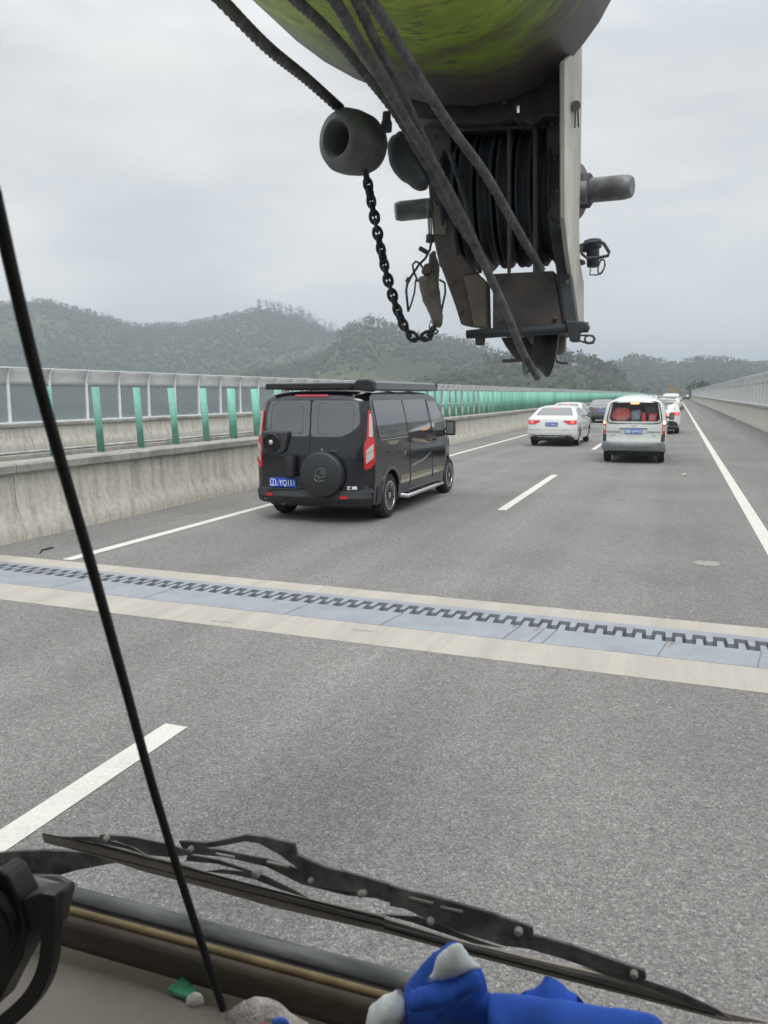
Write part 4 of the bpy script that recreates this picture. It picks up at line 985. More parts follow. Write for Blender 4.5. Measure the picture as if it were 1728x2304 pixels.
rx_ = n.nodes.new('ShaderNodeMapRange'); rx_.inputs[1].default_value = -1.0; rx_.inputs[2].default_value = -.25; rx_.inputs[3].default_value = -.12; rx_.inputs[4].default_value = .10; l(sp.outputs[0], rx_.inputs[0])
ad = n.nodes.new('ShaderNodeMath'); ad.operation = 'ADD'; l(a_.outputs['Fac'], ad.inputs[0]); l(rm.outputs[0], ad.inputs[1])
ad2 = n.nodes.new('ShaderNodeMath'); ad2.operation = 'ADD'; l(ad.outputs[0], ad2.inputs[0]); l(rx_.outputs[0], ad2.inputs[1])
q = n.nodes.new('ShaderNodeValToRGB'); q.color_ramp.elements[0].position = .34; q.color_ramp.elements[0].color = (.50, .66, .09, 1); q.color_ramp.elements[1].position = .80; q.color_ramp.elements[1].color = (.115, .098, .092, 1)
e = q.color_ramp.elements.new(.56); e.color = (.26, .36, .06, 1)
l(ad2.outputs[0], q.inputs[0]); b.inputs['Roughness'].default_value = .5
ch_ = n.nodes.new('ShaderNodeTexNoise'); ch_.inputs['Scale'].default_value = 17; ch_.inputs['Detail'].default_value = 9; ch_.inputs['Roughness'].default_value = .7; l(mp_.outputs[0], ch_.inputs['Vector'])
cr_ = n.nodes.new('ShaderNodeMapRange'); cr_.inputs[1].default_value = .53; cr_.inputs[2].default_value = .66; cr_.inputs[3].default_value = 0; cr_.inputs[4].default_value = .8; l(ch_.outputs['Fac'], cr_.inputs[0])
mx_ = n.nodes.new('ShaderNodeMix'); mx_.data_type = 'RGBA'; mx_.inputs[7].default_value = (.10, .085, .07, 1); l(cr_.outputs[0], mx_.inputs[0]); l(q.outputs[0], mx_.inputs[6]); l(mx_.outputs[2], b.inputs['Base Color'])
DKST = mat('dark_steel', (0.075, 0.083, 0.095), 0.6, .2, var=.4, scale=9)
BRST = mat('brown_steel', (0.185, 0.155, 0.145), 0.7, .1, c2_=(.095, .088, .09), scale=7)
TANST = mat('tan_steel', (0.30, 0.265, 0.21), 0.65, .05, c2_=(.18, .16, .14), scale=6)
OFFW = mat('off_white_plate', (0.50, 0.48, 0.43), 0.55, var=.25, scale=5)
PIN = mat('pin_steel', (0.30, 0.32, 0.33), 0.5, .5, c2_=(.11, .11, .11), scale=14)
BR0 = Vector((-.5, 2.1, 2.3))
boom = thing('crane_boom', BR0, 'green telescopic crane boom with its grimy sheave head hanging over the road ahead', 'crane boom')
sec = [(-1.07, 3.3), (-1.085, 3.05), (-1.072, 2.95), (-1.04, 2.875), (-1.0, 2.825), (-.954, 2.78), (-.879, 2.722), (-.797, 2.672), (-.70, 2.625), (-.60, 2.588), (-.50, 2.572), (-.42, 2.574), (-.35, 2.592), (-.281, 2.635), (-.246, 2.672), (-.215, 2.71), (-.185, 2.762), (-.165, 2.83), (-.15, 2.95), (-.145, 3.1), (-.15, 3.3), (-.35, 3.5), (-.85, 3.5)]
m = MB()
ks = [(2.0, 0), (1.985, .012)] + [(y, .012) for y in (1.7, 1.4, 1.1, .5, -.5, -2, -4)]
vs = []; ns = len(sec)
for y, g in ks:
    for (x, z) in sec:
        cx, cz = -.6, 3.0; d = Vector((x - cx, z - cz)).normalized()
        vs.append((x + d.x * g, y, z + d.y * g))
fs = [(i * ns + j, i * ns + (j + 1) % ns, (i + 1) * ns + (j + 1) % ns, (i + 1) * ns + j) for i in range(len(ks) - 1) for j in range(ns)]
fs += [list(range(ns)), list(range((len(ks) - 1) * ns, len(ks) * ns))[::-1]]
m.add(vs, fs)
shell = bpy.data.objects.new('boom_shell', None)
def slab(name, pts, Y, th, mt, parent=boom, bevel=.004, conv=None, smooth=35):
    P = [onY(conv(*p) if conv else p, Y) for p in pts]; m = MB(); m.prism(P, (0, th, 0)); return m.build(name, mt, parent, bevel=bevel, smooth=smooth)
# shell with texture coordinates in world metres: offset handled by building at world and object origin at BR0
o = m.build('boom_shell', GRIME, boom, smooth=50)
mp_.inputs['Location'].default_value = (0, 0, 0)
for nd, off in ((rm, BR0.y), (rx_, BR0.x)):
    nd.inputs[1].default_value -= off; nd.inputs[2].default_value -= off
# mounting bracket under the boom
slab('head_bracket', [c1(*p) for p in [(640, 285), (720, 230), (1000, 200), (1250, 200), (1376, 225), (1376, 432), (1300, 432), (1262, 470), (1225, 448), (1205, 455), (1185, 440), (1110, 458), (1040, 462), (830, 440), (780, 400), (720, 375)]], 2.03, .34, DKST)
m = MB()
for (x, y0_, y1_) in ((1088, 250, 295), (1088, 338, 375), (1152, 280, 315), (1153, 362, 392), (1202, 320, 345), (1202, 398, 425), (776, 312, 340)):
    a = onY(c1(x, y0_), 2.015); b = onY(c1(x, y1_), 2.015); m.cyl(a, b, .008, n=8)
m.build('bolt', CHROME, boom)
m = MB(); q0 = [onY(c1(*p), 2.02) for p in [(700, 250), (900, 215), (1375, 215), (1375, 260), (900, 300), (740, 300)]]; m.prism(q0, (0, .02, 0)); m.build('head_flange', BRST, boom, bevel=.004)
# cheek plates
XP = -.262
m = MB(); side_pts = [(1226, -125), (1307, -215), (1306, 0), (1300, 370), (1293, 600), (1296, 800), (1315, 900), (1315, 1095), (1288, 1095), (1240, 740), (1226, 600)]
P = [onX(c2(*p), XP) for p in side_pts]; m.prism(P, (-.012, 0, 0)); cp_ = m.build('cheek_plate', OFFW, boom, bevel=.003)
slab('cheek_flange', [(1148, -120), (1226, -180), (1226, 600), (1240, 740), (1288, 1092), (1215, 1092), (1185, 850), (1145, 600), (1138, 130)], 2.085, .03, BRST, conv=c2)
slab('cheek_plate', [(560, 150), (690, 165), (700, 560), (722, 770), (700, 850), (640, 830), (612, 700), (590, 480)], 2.10, .05, BRST, conv=c2)
slab('cheek_plate', [(610, 520), (670, 560), (672, 680), (618, 680)], 2.092, .01, TANST, conv=c2)
slab('inner_plate', [(700, 300), (1135, 300), (1145, 740), (830, 740), (720, 640)], 2.40, .02, DKST, conv=c2)
# sheaves
for i, x in enumerate((-.585, -.536, -.487, -.438, -.389, -.340)):
    m = MB(); R0 = .182; c = onY(c2(900, 520), 2.25); c.x = x
    m.lathe([(.03, -.019), (R0 * .5, -.016), (R0 * .85, -.016), (R0, -.019), (R0, -.014), (R0 * .92, -.004), (R0 * .92, .004), (R0, .014), (R0, .019), (R0 * .85, .016), (R0 * .5, .016), (.03, .019)], c, (1, 0, 0), n=48)
    sh = m.build('sheave', mat('sheave_steel', (.060, .070, .085), .65, .2, var=.3, scale=12), boom)
m = MB(); c = onY(c2(900, 520), 2.25); m.cyl((-.66, c.y, c.z), (-.25, c.y, c.z), .028); m.build('sheave_axle', PIN, boom)
# lower brackets
slab('lower_bracket', [(640, 815), (740, 770), (815, 865), (760, 870), (800, 1110), (740, 1100), (712, 1010), (672, 900)], 2.09, .06, BRST, conv=c2)
slab('lower_bracket', [(752, 872), (815, 862), (855, 900), (860, 1115), (800, 1112)], 2.085, .06, TANST, conv=c2)
slab('lower_box', [(888, 862), (1175, 848), (1218, 1100), (1215, 1135), (888, 1140)], 2.09, .22, BRST, conv=c2)
slab('lower_box', [(1150, 600), (1190, 850), (1225, 1095), (1285, 1095), (1245, 830), (1225, 640)], 2.078, .03, DKST, conv=c2)
slab('pin_peg', [(803, 1150), (845, 1150), (842, 1195), (808, 1197)], 2.07, .03, DKST, conv=c2)
m = MB(); a = onY(c2(768, 1146), 2.08); b = onY(c2(1335, 1112), 2.08); mid = a.lerp(b, .12)
m.tube([a, mid, b], [.011, .0125, .013], 14); m.build('cross_pin', DKST, boom)
slab('pin_keeper', [(1225, 1080), (1320, 1085), (1338, 1105), (1332, 1125), (1292, 1135), (1290, 1178), (1248, 1180), (1243, 1145)], 2.06, .04, DKST, conv=c2)
def ring(name, pts, Y, r, mt=DKST, conv=c2, closed=True, n=6, parent=boom, dY=0):
    k = len(pts); m = MB(); m.tube([onY(conv(*p), Y + dY * math.sin(6.28 * i / k)) for i, p in enumerate(pts)], r, n, closed=closed); return m.build(name, mt, parent)
def ell(cx, cy, rx, ry, n=18, rot=0): return [(cx + rx * math.cos(2 * math.pi * i / n) * math.cos(rot) - ry * math.sin(2 * math.pi * i / n) * math.sin(rot), cy + rx * math.cos(2 * math.pi * i / n) * math.sin(rot) + ry * math.sin(2 * math.pi * i / n) * math.cos(rot)) for i in range(n)]
ring('clip_ring', [(1292, 1150), (1335, 1150), (1358, 1152), (1366, 1168), (1358, 1186), (1335, 1188), (1292, 1175)], 2.06, .0026)
ring('clip_ring', ell(1340, 1168, 22, 17), 2.055, .0024)
# bottom cheeks and sheave
slab('bottom_cheek', [(925, 1160), (1040, 1160), (1110, 1245), (1040, 1278), (985, 1252), (950, 1205)], 2.15, .02, BRST, conv=c2)
slab('bottom_cheek', [(1115, 1138), (1230, 1150), (1228, 1222), (1212, 1240), (1165, 1240), (1140, 1200)], 2.26, .02, TANST, conv=c2)
m = MB(); c = onY(c2(1108, 1205), 2.2); R0 = .078
m.lathe([(.02, -.022), (R0 * .8, -.022), (R0, -.032), (R0 * 1.0, -.028), (R0 * .74, -.006), (R0 * .74, .006), (R0, .028), (R0, .032), (R0 * .8, .022), (.02, .022)], c, (.93, .33, -.10), n=40)
m.build('sheave', DKST, boom)
m = MB(); ax = Vector((.93, .33, -.10)).normalized(); m.lathe([(R0 * .97, .0), (R0 * .9, .003), (.01, .003)], c + ax * .032, ax, n=36); m.build('sheave_face', TANST, boom)
m = MB(); m.tube([onY(c2(935, 1270), 2.14), onY(c2(1045, 1264), 2.14)], .005, 8); m.build('keeper_rod', BRST, boom)
ring('keeper_hook', [(1182, 1240), (1183, 1262), (1192, 1275), (1210, 1279), (1240, 1280)], 2.2, .0035, closed=False)
# right pin with collar
def cylp(name, a, b, r, Ya, Yb, mt, n=20, parent=boom, r1=None, prof=None):
    A = onY(c2(*a), Ya); Bq = onY(c2(*b), Yb); m = MB()
    if prof:
        L_ = (Bq - A).length; m.lathe([(r * k, L_ * t_) for k, t_ in prof], A, Bq - A, n=n)
    else: m.cyl(A, Bq, r, r1, n)
    return m.build(name, mt, parent, bevel=.002)
cylp('pin_flange', (1232, 482), (1296, 478), .072, 2.30, 2.29, TANST, prof=[(.9, 0), (1, .1), (1, .9), (.92, 1)])
cylp('pin_collar', (1290, 478), (1347, 474), .045, 2.29, 2.28, DKST, n=6, prof=[(.9, 0), (1, .1), (1, .9), (.95, 1)])
cylp('head_pin', (1340, 474), (1543, 455), .032, 2.285, 2.26, PIN, prof=[(1, 0), (.98, .8), (.88, .95), (.72, 1)])
cylp('head_pin', (600, 556), (434, 573), .026, 2.12, 2.08, PIN, prof=[(1, 0), (1, .85), (.85, 1)])
# shackle pin on the right
cylp('latch_pin', (1355, 700), (1358, 832), .019, 2.3, 2.3, DKST, prof=[(.6, 0), (1.25, .05), (1.25, .32), (.9, .36), (.9, .9), (.8, 1)])
cylp('latch_arm', (1275, 748), (1345, 745), .010, 2.3, 2.3, DKST)
ring('latch_bail', [(1296, 730), (1335, 715), (1385, 712), (1408, 722), (1432, 762), (1428, 778), (1380, 788), (1330, 790), (1305, 770)], 2.27, .0045)
ring('latch_clip', [(1345, 838), (1342, 868), (1378, 868), (1398, 855), (1414, 825), (1410, 800), (1390, 796)], 2.27, .002, closed=False)
ring('latch_clip', ell(1396, 830, 14, 36, rot=.25), 2.265, .002)
slab('latch_tab', [(1292, 790), (1320, 800), (1320, 815), (1296, 822)], 2.28, .02, TANST, conv=c2)
m = MB()
for dx in (0, 10): m.tube([onX(c2(1276 + dx, 95), XP + .004), onX(c2(1273 + dx * 1.6, 180), XP + .006)], .0022, 6)
m.cyl(onX(c2(1278, 78), XP), onX(c2(1278, 78), XP + .012) , .011, n=10); m.build('split_pin', BRST, boom)
for (x_, y_) in ((1165, 160), (1180, 330), (1190, 480), (1205, 640), (1238, 900), (1180, 60)):
    p = onY(c2(x_, y_), 2.083); m = MB(); m.lathe([(.007, .004), (.007, -.003), (.004, -.006)], p, (0, 1, 0), n=6); m.build('bolt', PIN, boom)
for (x_, y_) in ((620, 220), (640, 330), (700, 900), (740, 1040), (925, 900), (1150, 890), (1180, 1070), (930, 1080)):
    p = onY(c2(x_, y_), 2.083); m = MB(); m.lathe([(.006, .008), (.006, -.003), (.0035, -.006)], p, (0, 1, 0), n=6); m.build('bolt', BRST, boom)
for (x_, w0) in ((955, 18), (1075, 22)):
    slab('guard_plate', [(x_, 120), (x_ + w0, 120), (x_ + w0, 860), (x_, 860)], 2.066, .008, BRST, conv=c2)
slab('guard_bar', [(690, 178), (1140, 160), (1140, 178), (690, 198)], 2.062, .014, DKST, conv=c2)
m = MB(); m.tube([onY(c2(690, 300), 2.06), onY(c2(760, 520), 2.05), onY(c2(800, 700), 2.05), onY(c2(830, 860), 2.07)], .006, 8); m.build('grease_hose', DKST, boom)
# socket housing and bolt
def inflate(name, pts, Y, th, mt, parent, conv=None, step=.012, crease=0.0, seed=0, power=.5, world=True, Yfun=None):
    P = [onY(conv(*p) if conv else p, Y) for p in pts]
    ring2 = [Vector((p.x, p.z)) for p in P]
    # densify the outline
    out_ = []
    for i in range(len(ring2)):
        a, b = ring2[i], ring2[(i + 1) % len(ring2)]; k = max(1, int((b - a).length / step))
        out_ += [a.lerp(b, j / k) for j in range(k)]
    nb_ = len(out_); xs = [p.x for p in out_]; zs = [p.y for p in out_]
    inner = []
    def inside(p):
        c = False; j = nb_ - 1
        for i in range(nb_):
            if (out_[i].y > p.y) != (out_[j].y > p.y) and p.x < (out_[j].x - out_[i].x) * (p.y - out_[i].y) / (out_[j].y - out_[i].y) + out_[i].x: c = not c
            j = i
        return c
    def dist(p): return min((p - geometry.intersect_point_line(p, out_[i], out_[(i + 1) % nb_])[0].to_2d()).length if 0 <= geometry.intersect_point_line(p, out_[i], out_[(i + 1) % nb_])[1] <= 1 else min((p - out_[i]).length, (p - out_[(i + 1) % nb_]).length) for i in range(nb_))
    x = min(xs)
    while x < max(xs):
        z = min(zs)
        while z < max(zs):
            p = Vector((x + step * .3 * math.sin(z * 400), z)); 
            if inside(p) and dist(p) > step * .5: inner.append(p)
            z += step
        x += step
    allp = out_ + inner
    r_ = geometry.delaunay_2d_cdt(allp, [(i, (i + 1) % nb_) for i in range(nb_)], [], 1, 1e-6)
    vv, ff_ = r_[0], r_[2]
    dd = [0 if i < nb_ else dist(Vector(v)) for i, v in enumerate(vv)]; mxd = max(dd) or 1
    m = MB(); q = random.Random(seed); ph = [q.uniform(0, 6) for _ in range(6)]
    def bump(v): return crease * (math.sin(v[0] * 48 + v[1] * 30 + ph[0]) + .7 * math.sin(v[0] * -30 + v[1] * 55 + ph[1]) + .4 * math.sin(v[0] * 90 + v[1] * 70 + ph[2]))
    fr_ = [(v[0], Y - th * (d / mxd) ** power - (bump(v) * min(1, d / mxd * 2.5)), v[1]) for v, d in zip(vv, dd)]
    bk_ = [(v[0], Y + th * .6 * (d / mxd) ** power, v[1]) for v, d in zip(vv, dd)]
    k = len(vv); m.add(fr_ + bk_, [tuple(f) for f in ff_] + [tuple(i + k for i in f) for f in ff_])
    o = m.build(name, mt, parent, smooth=None); o.data.polygons.foreach_set('use_smooth', [True] * len(o.data.polygons))
    sb = o.modifiers.new('s', 'SUBSURF'); sb.levels = 1; sb.render_levels = 1
    return o
inflate('rope_socket', [(392, 260), (415, 215), (460, 192), (560, 200), (600, 300), (595, 470), (560, 486), (525, 480), (490, 448), (455, 430), (425, 395), (398, 350)], 1.95, .04, DKST, boom, c2, power=.4)
cylp('socket_bolt', (393, 200), (394, 108), .011, 1.9, 1.9, DKST, n=10, prof=[(1.2, 0), (1.25, .5), (1.0, .52), (.9, 1)])
# limit switch with spring and wire loops
inflate('limit_switch', [(590, 770), (620, 750), (645, 830), (640, 900), (650, 980), (660, 1060), (655, 1110), (640, 1122), (612, 1105), (585, 1040), (560, 990), (545, 935), (538, 880), (560, 868), (585, 860)], 1.98, .022, mat('switch_body', (0.22, .20, .165), .6, c2_=(.045, .05, .05), scale=9, lo=.42, hi=.6), boom, c2, step=.008)
sp_ = []
for i in range(150):
    t_ = i / 149; a = i * 1.15; c = onY(c2(590 + 8 * t_, 515 + 165 * t_), 2.03); sp_.append(c + Vector((.0055 * math.cos(a), .0055 * math.sin(a), 0)))
m = MB(); m.tube(sp_, .0012, 4); m.build('spring', PIN, boom)
cylp('spring_mount', (598, 680), (596, 718), .011, 2.02, 2.02, DKST)
ring('switch_wire', [(602, 715), (596, 750), (575, 790), (545, 820), (512, 870), (492, 900), (485, 940), (490, 990), (495, 1040)], 1.99, .0035, closed=False)
ring('switch_wire', [(530, 890), (524, 950), (510, 1000), (495, 1040)], 1.985, .0025, closed=False)
ring('switch_wire', [(540, 900), (520, 850), (515, 820), (530, 805), (550, 815), (572, 850)], 1.97, .003, closed=False)
cylp('wire_stub', (547, 742), (585, 765), .006, 2.0, 2.0, DKST)
cylp('wire_stub', (500, 880), (488, 905), .006, 1.99, 1.99, BRST)
ring('switch_wire', [(640, 890), (665, 905), (668, 950), (655, 1010), (650, 1040)], 2.0, .003, closed=False)
slab('switch_shoulder', [(570, 815), (600, 810), (600, 860), (560, 868), (552, 850)], 1.96, .03, BRST, conv=c2)

# wire ropes
ROPE = mat('greasy_wire_rope', (0.15, 0.15, 0.155), 0.6, .3, var=.35, scale=40)
def catm(pts, k=8):
    out = []; P = [pts[0]] + pts + [pts[-1]]
    for i in range(1, len(P) - 2):
        for j in range(k):
            t = j / k; a, b, c, d = P[i - 1], P[i], P[i + 1], P[i + 2]
            out.append(.5 * ((2 * b) + (c - a) * t + (2 * a - 5 * b + 4 * c - d) * t * t + (3 * b - a - 3 * c + d) * t ** 3))
    return out + [pts[-1]]
def rope(pts, label, r=.0095):
    P = [onY(p[:2], p[2]) for p in pts]; P = catm(P, 22)
    m = MB(); m.tube(P, r * 1.08, 24, lobes=6, twist=math.pi * 2 / .11)
    return tag(m.build('wire_rope', ROPE, smooth=80), label, 'wire rope', 'wire ropes running to the crane head')
rope([(440, -60, 1.30), (497, 0, 1.34), (600, 105, 1.5), (690, 178, 1.7), (765, 245, 1.86)], 'leftmost wire rope, running alone down into the round steel weight', .012)
rope([(600, -60, 1.25), (665, 0, 1.30), (745, 75, 1.45), (815, 160, 1.62), (893, 260, 1.8), (960, 375, 1.93), (1030, 500, 1.99), (1110, 610, 2.04)], 'wire rope second from the left, crossing the pale green edge of the boom')
rope([(700, -60, 1.25), (752, 0, 1.30), (820, 115, 1.42), (880, 215, 1.55), (925, 290, 1.65), (990, 393, 1.75), (1046, 499, 1.82), (1099, 615, 1.9), (1143, 711, 1.97), (1175, 790, 2.05), (1210, 850, 2.12)], 'long wire rope in the middle that runs down to the lowest sheave', .0098)
rope([(760, -60, 1.27), (800, 0, 1.33), (850, 105, 1.45), (905, 210, 1.6), (960, 330, 1.72), (1025, 470, 1.85), (1085, 590, 1.95), (1125, 655, 2.05)], 'wire rope just right of the longest rope, partly behind it', .009)
rope([(790, -60, 1.22), (832, 0, 1.28), (900, 105, 1.40), (957, 200, 1.5), (1017, 290, 1.62), (1095, 397, 1.76), (1162, 513, 1.88), (1218, 608, 2.02)], 'rightmost wire rope, clear of the others and ending at the lower box', .0098)

# ring weight and chain
RW = mat('cast_weight', (0.17, 0.175, 0.185), 0.6, .2, var=.35, scale=12, bump=.3)
c = onY(c1(545, 528), 1.83); ax = Vector((-.36, -.92, -.05)).normalized(); m = MB()
m.lathe([(.037, -.085), (.058, -.085), (.069, -.06), (.073, -.02), (.071, .010), (.062, .026), (.044, .032), (.037, .026)], c + Vector((.01, 0, 0)), ax, n=40, close=True)
wt = tag(m.build('rope_weight', RW, smooth=50), 'thick ring-shaped steel weight hanging on the leftmost wire rope', 'weight')
def chain_link(c, t, nrm, L_=.030, W_=.0195, r=.0046):
    pts = []; t = t.normalized(); s_ = t.cross(nrm).normalized()
    for i in range(14):
        a = 2 * math.pi * i / 14; pts.append(c + t * math.cos(a) * L_ / 2 * (1 if abs(math.cos(a)) < .9 else .98) + s_ * math.sin(a) * W_ / 2)
    m = MB(); m.tube(pts, r, 6, closed=True); return m
ch = thing('chain', onY(c2(310, 420), 1.86), 'dark chain hanging from the ring weight in a curve to the limit switch', 'chain')
cpath = catm([onY(c2(*p), Yy) for p, Yy in (((296, 392), 1.84), ((312, 470), 1.86), ((345, 640), 1.87), ((370, 760), 1.89), ((400, 890), 1.9), ((425, 975), 1.91), ((455, 1060), 1.92), ((490, 1130), 1.93), ((535, 1165), 1.94), ((585, 1150), 1.95), ((612, 1115), 1.96))], 12)
ds = [0.0]
for a, b in zip(cpath[:-1], cpath[1:]): ds.append(ds[-1] + (b - a).length)
nl = int(ds[-1] / .0188)
for i in range(nl):
    d = (i + .5) * ds[-1] / nl; k = max(j for j in range(len(ds)) if ds[j] <= d); k = min(k, len(cpath) - 2)
    t_ = cpath[k + 1] - cpath[k]; c = cpath[k].lerp(cpath[k + 1], (d - ds[k]) / (ds[k + 1] - ds[k])); view = (c - CAM).normalized()
    nrm = view if i % 2 else view.cross(t_.normalized())
    nrm = (Matrix.Rotation(.35 * math.sin(i * .8) + .3, 3, t_.normalized()) @ nrm)
    chain_link(c, t_, nrm).build('link', mat('chain_steel', (.05, .055, .065), .5, .5, var=.3, scale=40), ch)
ring('hook_wire', [(592, 1110), (600, 1080), (615, 1110), (635, 1135), (625, 1145), (605, 1130)], 1.97, .002, parent=boom)
ring('hook_wire', [(598, 1178), (612, 1150), (635, 1128), (610, 1118), (595, 1128)], 1.965, .0018, closed=False, parent=boom)

# ------------------------------------------------------------------ the cab the camera rides in
cab = thing('truck_cab', (-.3, .5, 1.0), 'dusty tan dashboard and lower windscreen frame of the crane truck cab', 'truck cab')
def yz(P_, z): v = onZ(P_, z); return v.y, z
TAN = mat('dash_tan', (0.30, 0.255, 0.18), 0.7, var=.12, scale=6)
DGREY = mat('dash_grey', (0.30, 0.27, 0.235), 0.6, var=.10, scale=8, bump=.15, bscale=300)
FRAME = mat('frame_brown', (0.15, 0.115, 0.09), 0.5, var=.2, scale=10)
SEALM = mat('dusty_rubber', (0.24, 0.245, 0.245), 0.75, c2_=(.10, .105, .11), scale=9, stretch=(1, 6, 6))
EDGEM = mat('seal_edge', (0.30, 0.22, 0.11), 0.6, var=.3, scale=20)
y_l1 = onZ((437, 2062), 1.215).y; y_l2 = onZ((437, 2127), 1.20).y; y_l3 = onZ((437, 2214), 1.135).y; y_l4 = onZ((437, 2254), 1.13).y
def run(prof, x0_, x1_, name, mt, th=-.012, parent=cab):
    m = MB(); n_ = len(prof)
    m.add([(x0_, y, z) for y, z in prof] + [(x1_, y, z) for y, z in prof], [(i, i + 1, n_ + i + 1, n_ + i) for i in range(n_ - 1)])
    o = m.build(name, mt, parent, smooth=50); md = o.modifiers.new('t', 'SOLIDIFY'); md.thickness = .002; md.offset = 0; return o
run([(y_l1 + .012, 1.16), (y_l1, 1.213), (y_l1 - .010, 1.217), (y_l1 - .022, 1.211), (y_l2 + .012, 1.204), (y_l2 + .004, 1.203)], -1.3, 1.1, 'windscreen_seal', SEALM)
run([(y_l2 + .005, 1.2025), (y_l2 + .002, 1.2055), (y_l2 - .001, 1.203), (y_l2 - .002, 1.199)], -1.3, 1.1, 'seal_edge', EDGEM)
tube_prof = [(y_l2 + .001, 1.200)] + [(y_l2 - .010 - .5 * (y_l2 - .010 - y_l3) * (1 - math.cos(R(a))), 1.190 + .012 * math.sin(R(a)) - .055 * (a / 180)) for a in range(20, 181, 20)]
run(tube_prof, -1.3, 1.1, 'lower_frame', FRAME)
run([(y_l3 + .02, 1.128), (y_l4, 1.124), (y_l4 - .01, 1.10)], -1.3, 1.1, 'dash_shelf', TAN)
run([(y_l4 + .002, 1.10), (y_l4 + .001, 1.128), (y_l4 - .003, 1.133), (y_l4 - .012, 1.134), (y_l4 - .10, 1.125), (y_l4 - .30, 1.06), (y_l4 - .36, .8)], -1.3, 1.1, 'dash_panel', DGREY)
# cab roof and walls out of view, added to darken the dashboard
CABM = mat('cab_trim', (0.42, 0.41, 0.39), .8)
m = MB(); m.box(-1.75, 1.1, -1.2, .30, 2.42, 2.46); m.build('unseen_cab_roof', CABM, cab)
m = MB(); m.box(-1.75, 1.1, -1.24, -1.2, .3, 2.36); m.build('unseen_cab_rear_wall', CABM, cab)
m = MB(); m.box(1.1, 1.14, -1.2, .45, .3, 2.36); m.box(-1.79, -1.75, -1.2, .2, .3, 2.36); m.build('unseen_cab_side_wall', CABM, cab)
m = MB(); m.box(-1.75, 1.1, -1.2, .62, .3, .34); m.build('cab_floor', CABM, cab)

# windscreen wiper
WIP = mat('wiper_black', (0.20, 0.195, 0.18), 0.5, c2_=(.05, .053, .058), scale=22, lo=.42, hi=.72, bump=.2)
WIPB = mat('wiper_dusty', (0.38, 0.335, 0.285), 0.7, c2_=(.20, .18, .16), scale=6, stretch=(1, 1, 12))
wp = thing('windscreen_wiper', onY((700, 1990), .9), 'dusty black windscreen wiper lying across the bottom of the view', 'wiper')
YW = .92
def wslab(name, pts, Y, th, mt, conv, parent=wp, bevel=.0012):
    return slab(name, [conv(*p) for p in pts], Y, th * .35, mt, parent, bevel)
bl = wslab('blade', [(178, 145), (300, 172), (500, 205), (800, 285), (1100, 375), (1659, 505), (1659, 575), (1200, 470), (900, 385), (600, 305), (400, 238), (190, 185)], YW, .012, WIPB, c7)
wslab('blade', [(112, 476), (400, 565), (800, 660), (1150, 735), (1500, 860), (1659, 895), (1659, 901), (1480, 890), (1100, 790), (700, 690), (300, 585), (112, 534)], YW, .012, WIPB, c8)
wslab('blade_edge', [(178, 143), (190, 150), (420, 200), (800, 300), (1200, 405), (1659, 520), (1659, 512), (1200, 395), (800, 290), (420, 190)], YW - .004, .004, mat('blade_rubber', (.03, .027, .025), .7), c7)
wslab('blade_edge', [(112, 510), (400, 590), (800, 690), (1450, 862), (1450, 870), (800, 700), (400, 600), (112, 520)], YW - .004, .004, MATS['blade_rubber'], c8)
wslab('blade_edge', [(300, 205), (800, 328), (1200, 428), (1659, 543), (1659, 552), (1200, 436), (800, 335), (300, 210)], YW - .004, .004, MATS['blade_rubber'], c7)
wslab('blade_edge', [(400, 180), (800, 292), (1200, 408), (1659, 528), (1659, 534), (1200, 414), (800, 298), (400, 186)], YW - .004, .004, SEALM, c7)
wslab('blade_edge', [(112, 498), (500, 600), (1100, 745), (1100, 752), (500, 607), (112, 505)], YW - .004, .004, SEALM, c8)
# main bow and claws
wslab('bow', [(430, 150), (560, 158), (740, 195), (800, 215), (880, 205), (1000, 225), (1150, 255), (1260, 290), (1440, 330), (1600, 370), (1680, 392), (1680, 430), (1610, 425), (1500, 415), (1300, 365), (1150, 290), (980, 250), (840, 235), (740, 250), (640, 240), (580, 205), (500, 178), (425, 175)], YW - .012, .010, WIP, c7)
wslab('arm', [(770, 178), (900, 185), (1060, 152), (1140, 160), (1270, 188), (1285, 240), (1400, 290), (1560, 330), (1680, 365), (1680, 445), (1560, 405), (1420, 385), (1310, 365), (1290, 300), (1210, 240), (1120, 190), (1060, 180), (930, 205), (790, 215)], YW - .03, .014, WIP, c7)
wslab('claw', [(420, 160), (300, 160), (250, 158), (330, 172), (430, 188), (540, 210), (620, 235), (640, 245), (560, 200), (470, 175)], YW - .008, .008, WIP, c7)
wslab('claw', [(810, 235), (950, 262), (1080, 305), (1150, 330), (1260, 385), (1340, 430), (1200, 385), (1100, 345), (1010, 325), (880, 310), (960, 300), (1060, 312), (940, 278), (800, 265)], YW - .008, .008, WIP, c7)
wslab('arm', [(136, 345), (330, 395), (560, 460), (712, 515), (715, 545), (850, 580), (1000, 632), (1165, 690), (1170, 720), (1150, 738), (960, 685), (830, 640), (690, 600), (600, 590), (420, 535), (260, 470), (200, 440), (136, 428)], YW - .03, .014, WIP, c8)
wslab('claw', [(100, 462), (250, 470), (340, 500), (440, 545), (600, 600), (480, 580), (330, 530), (220, 492)], YW - .008, .008, WIP, c8)
wslab('claw', [(900, 672), (1000, 690), (1150, 720), (1300, 770), (1450, 840), (1520, 885), (1380, 842), (1160, 750), (1000, 705)], YW - .008, .008, WIP, c8)
WORN = mat('worn_rivet', (0.28, .27, .24), .6, .2, var=.2, scale=40)
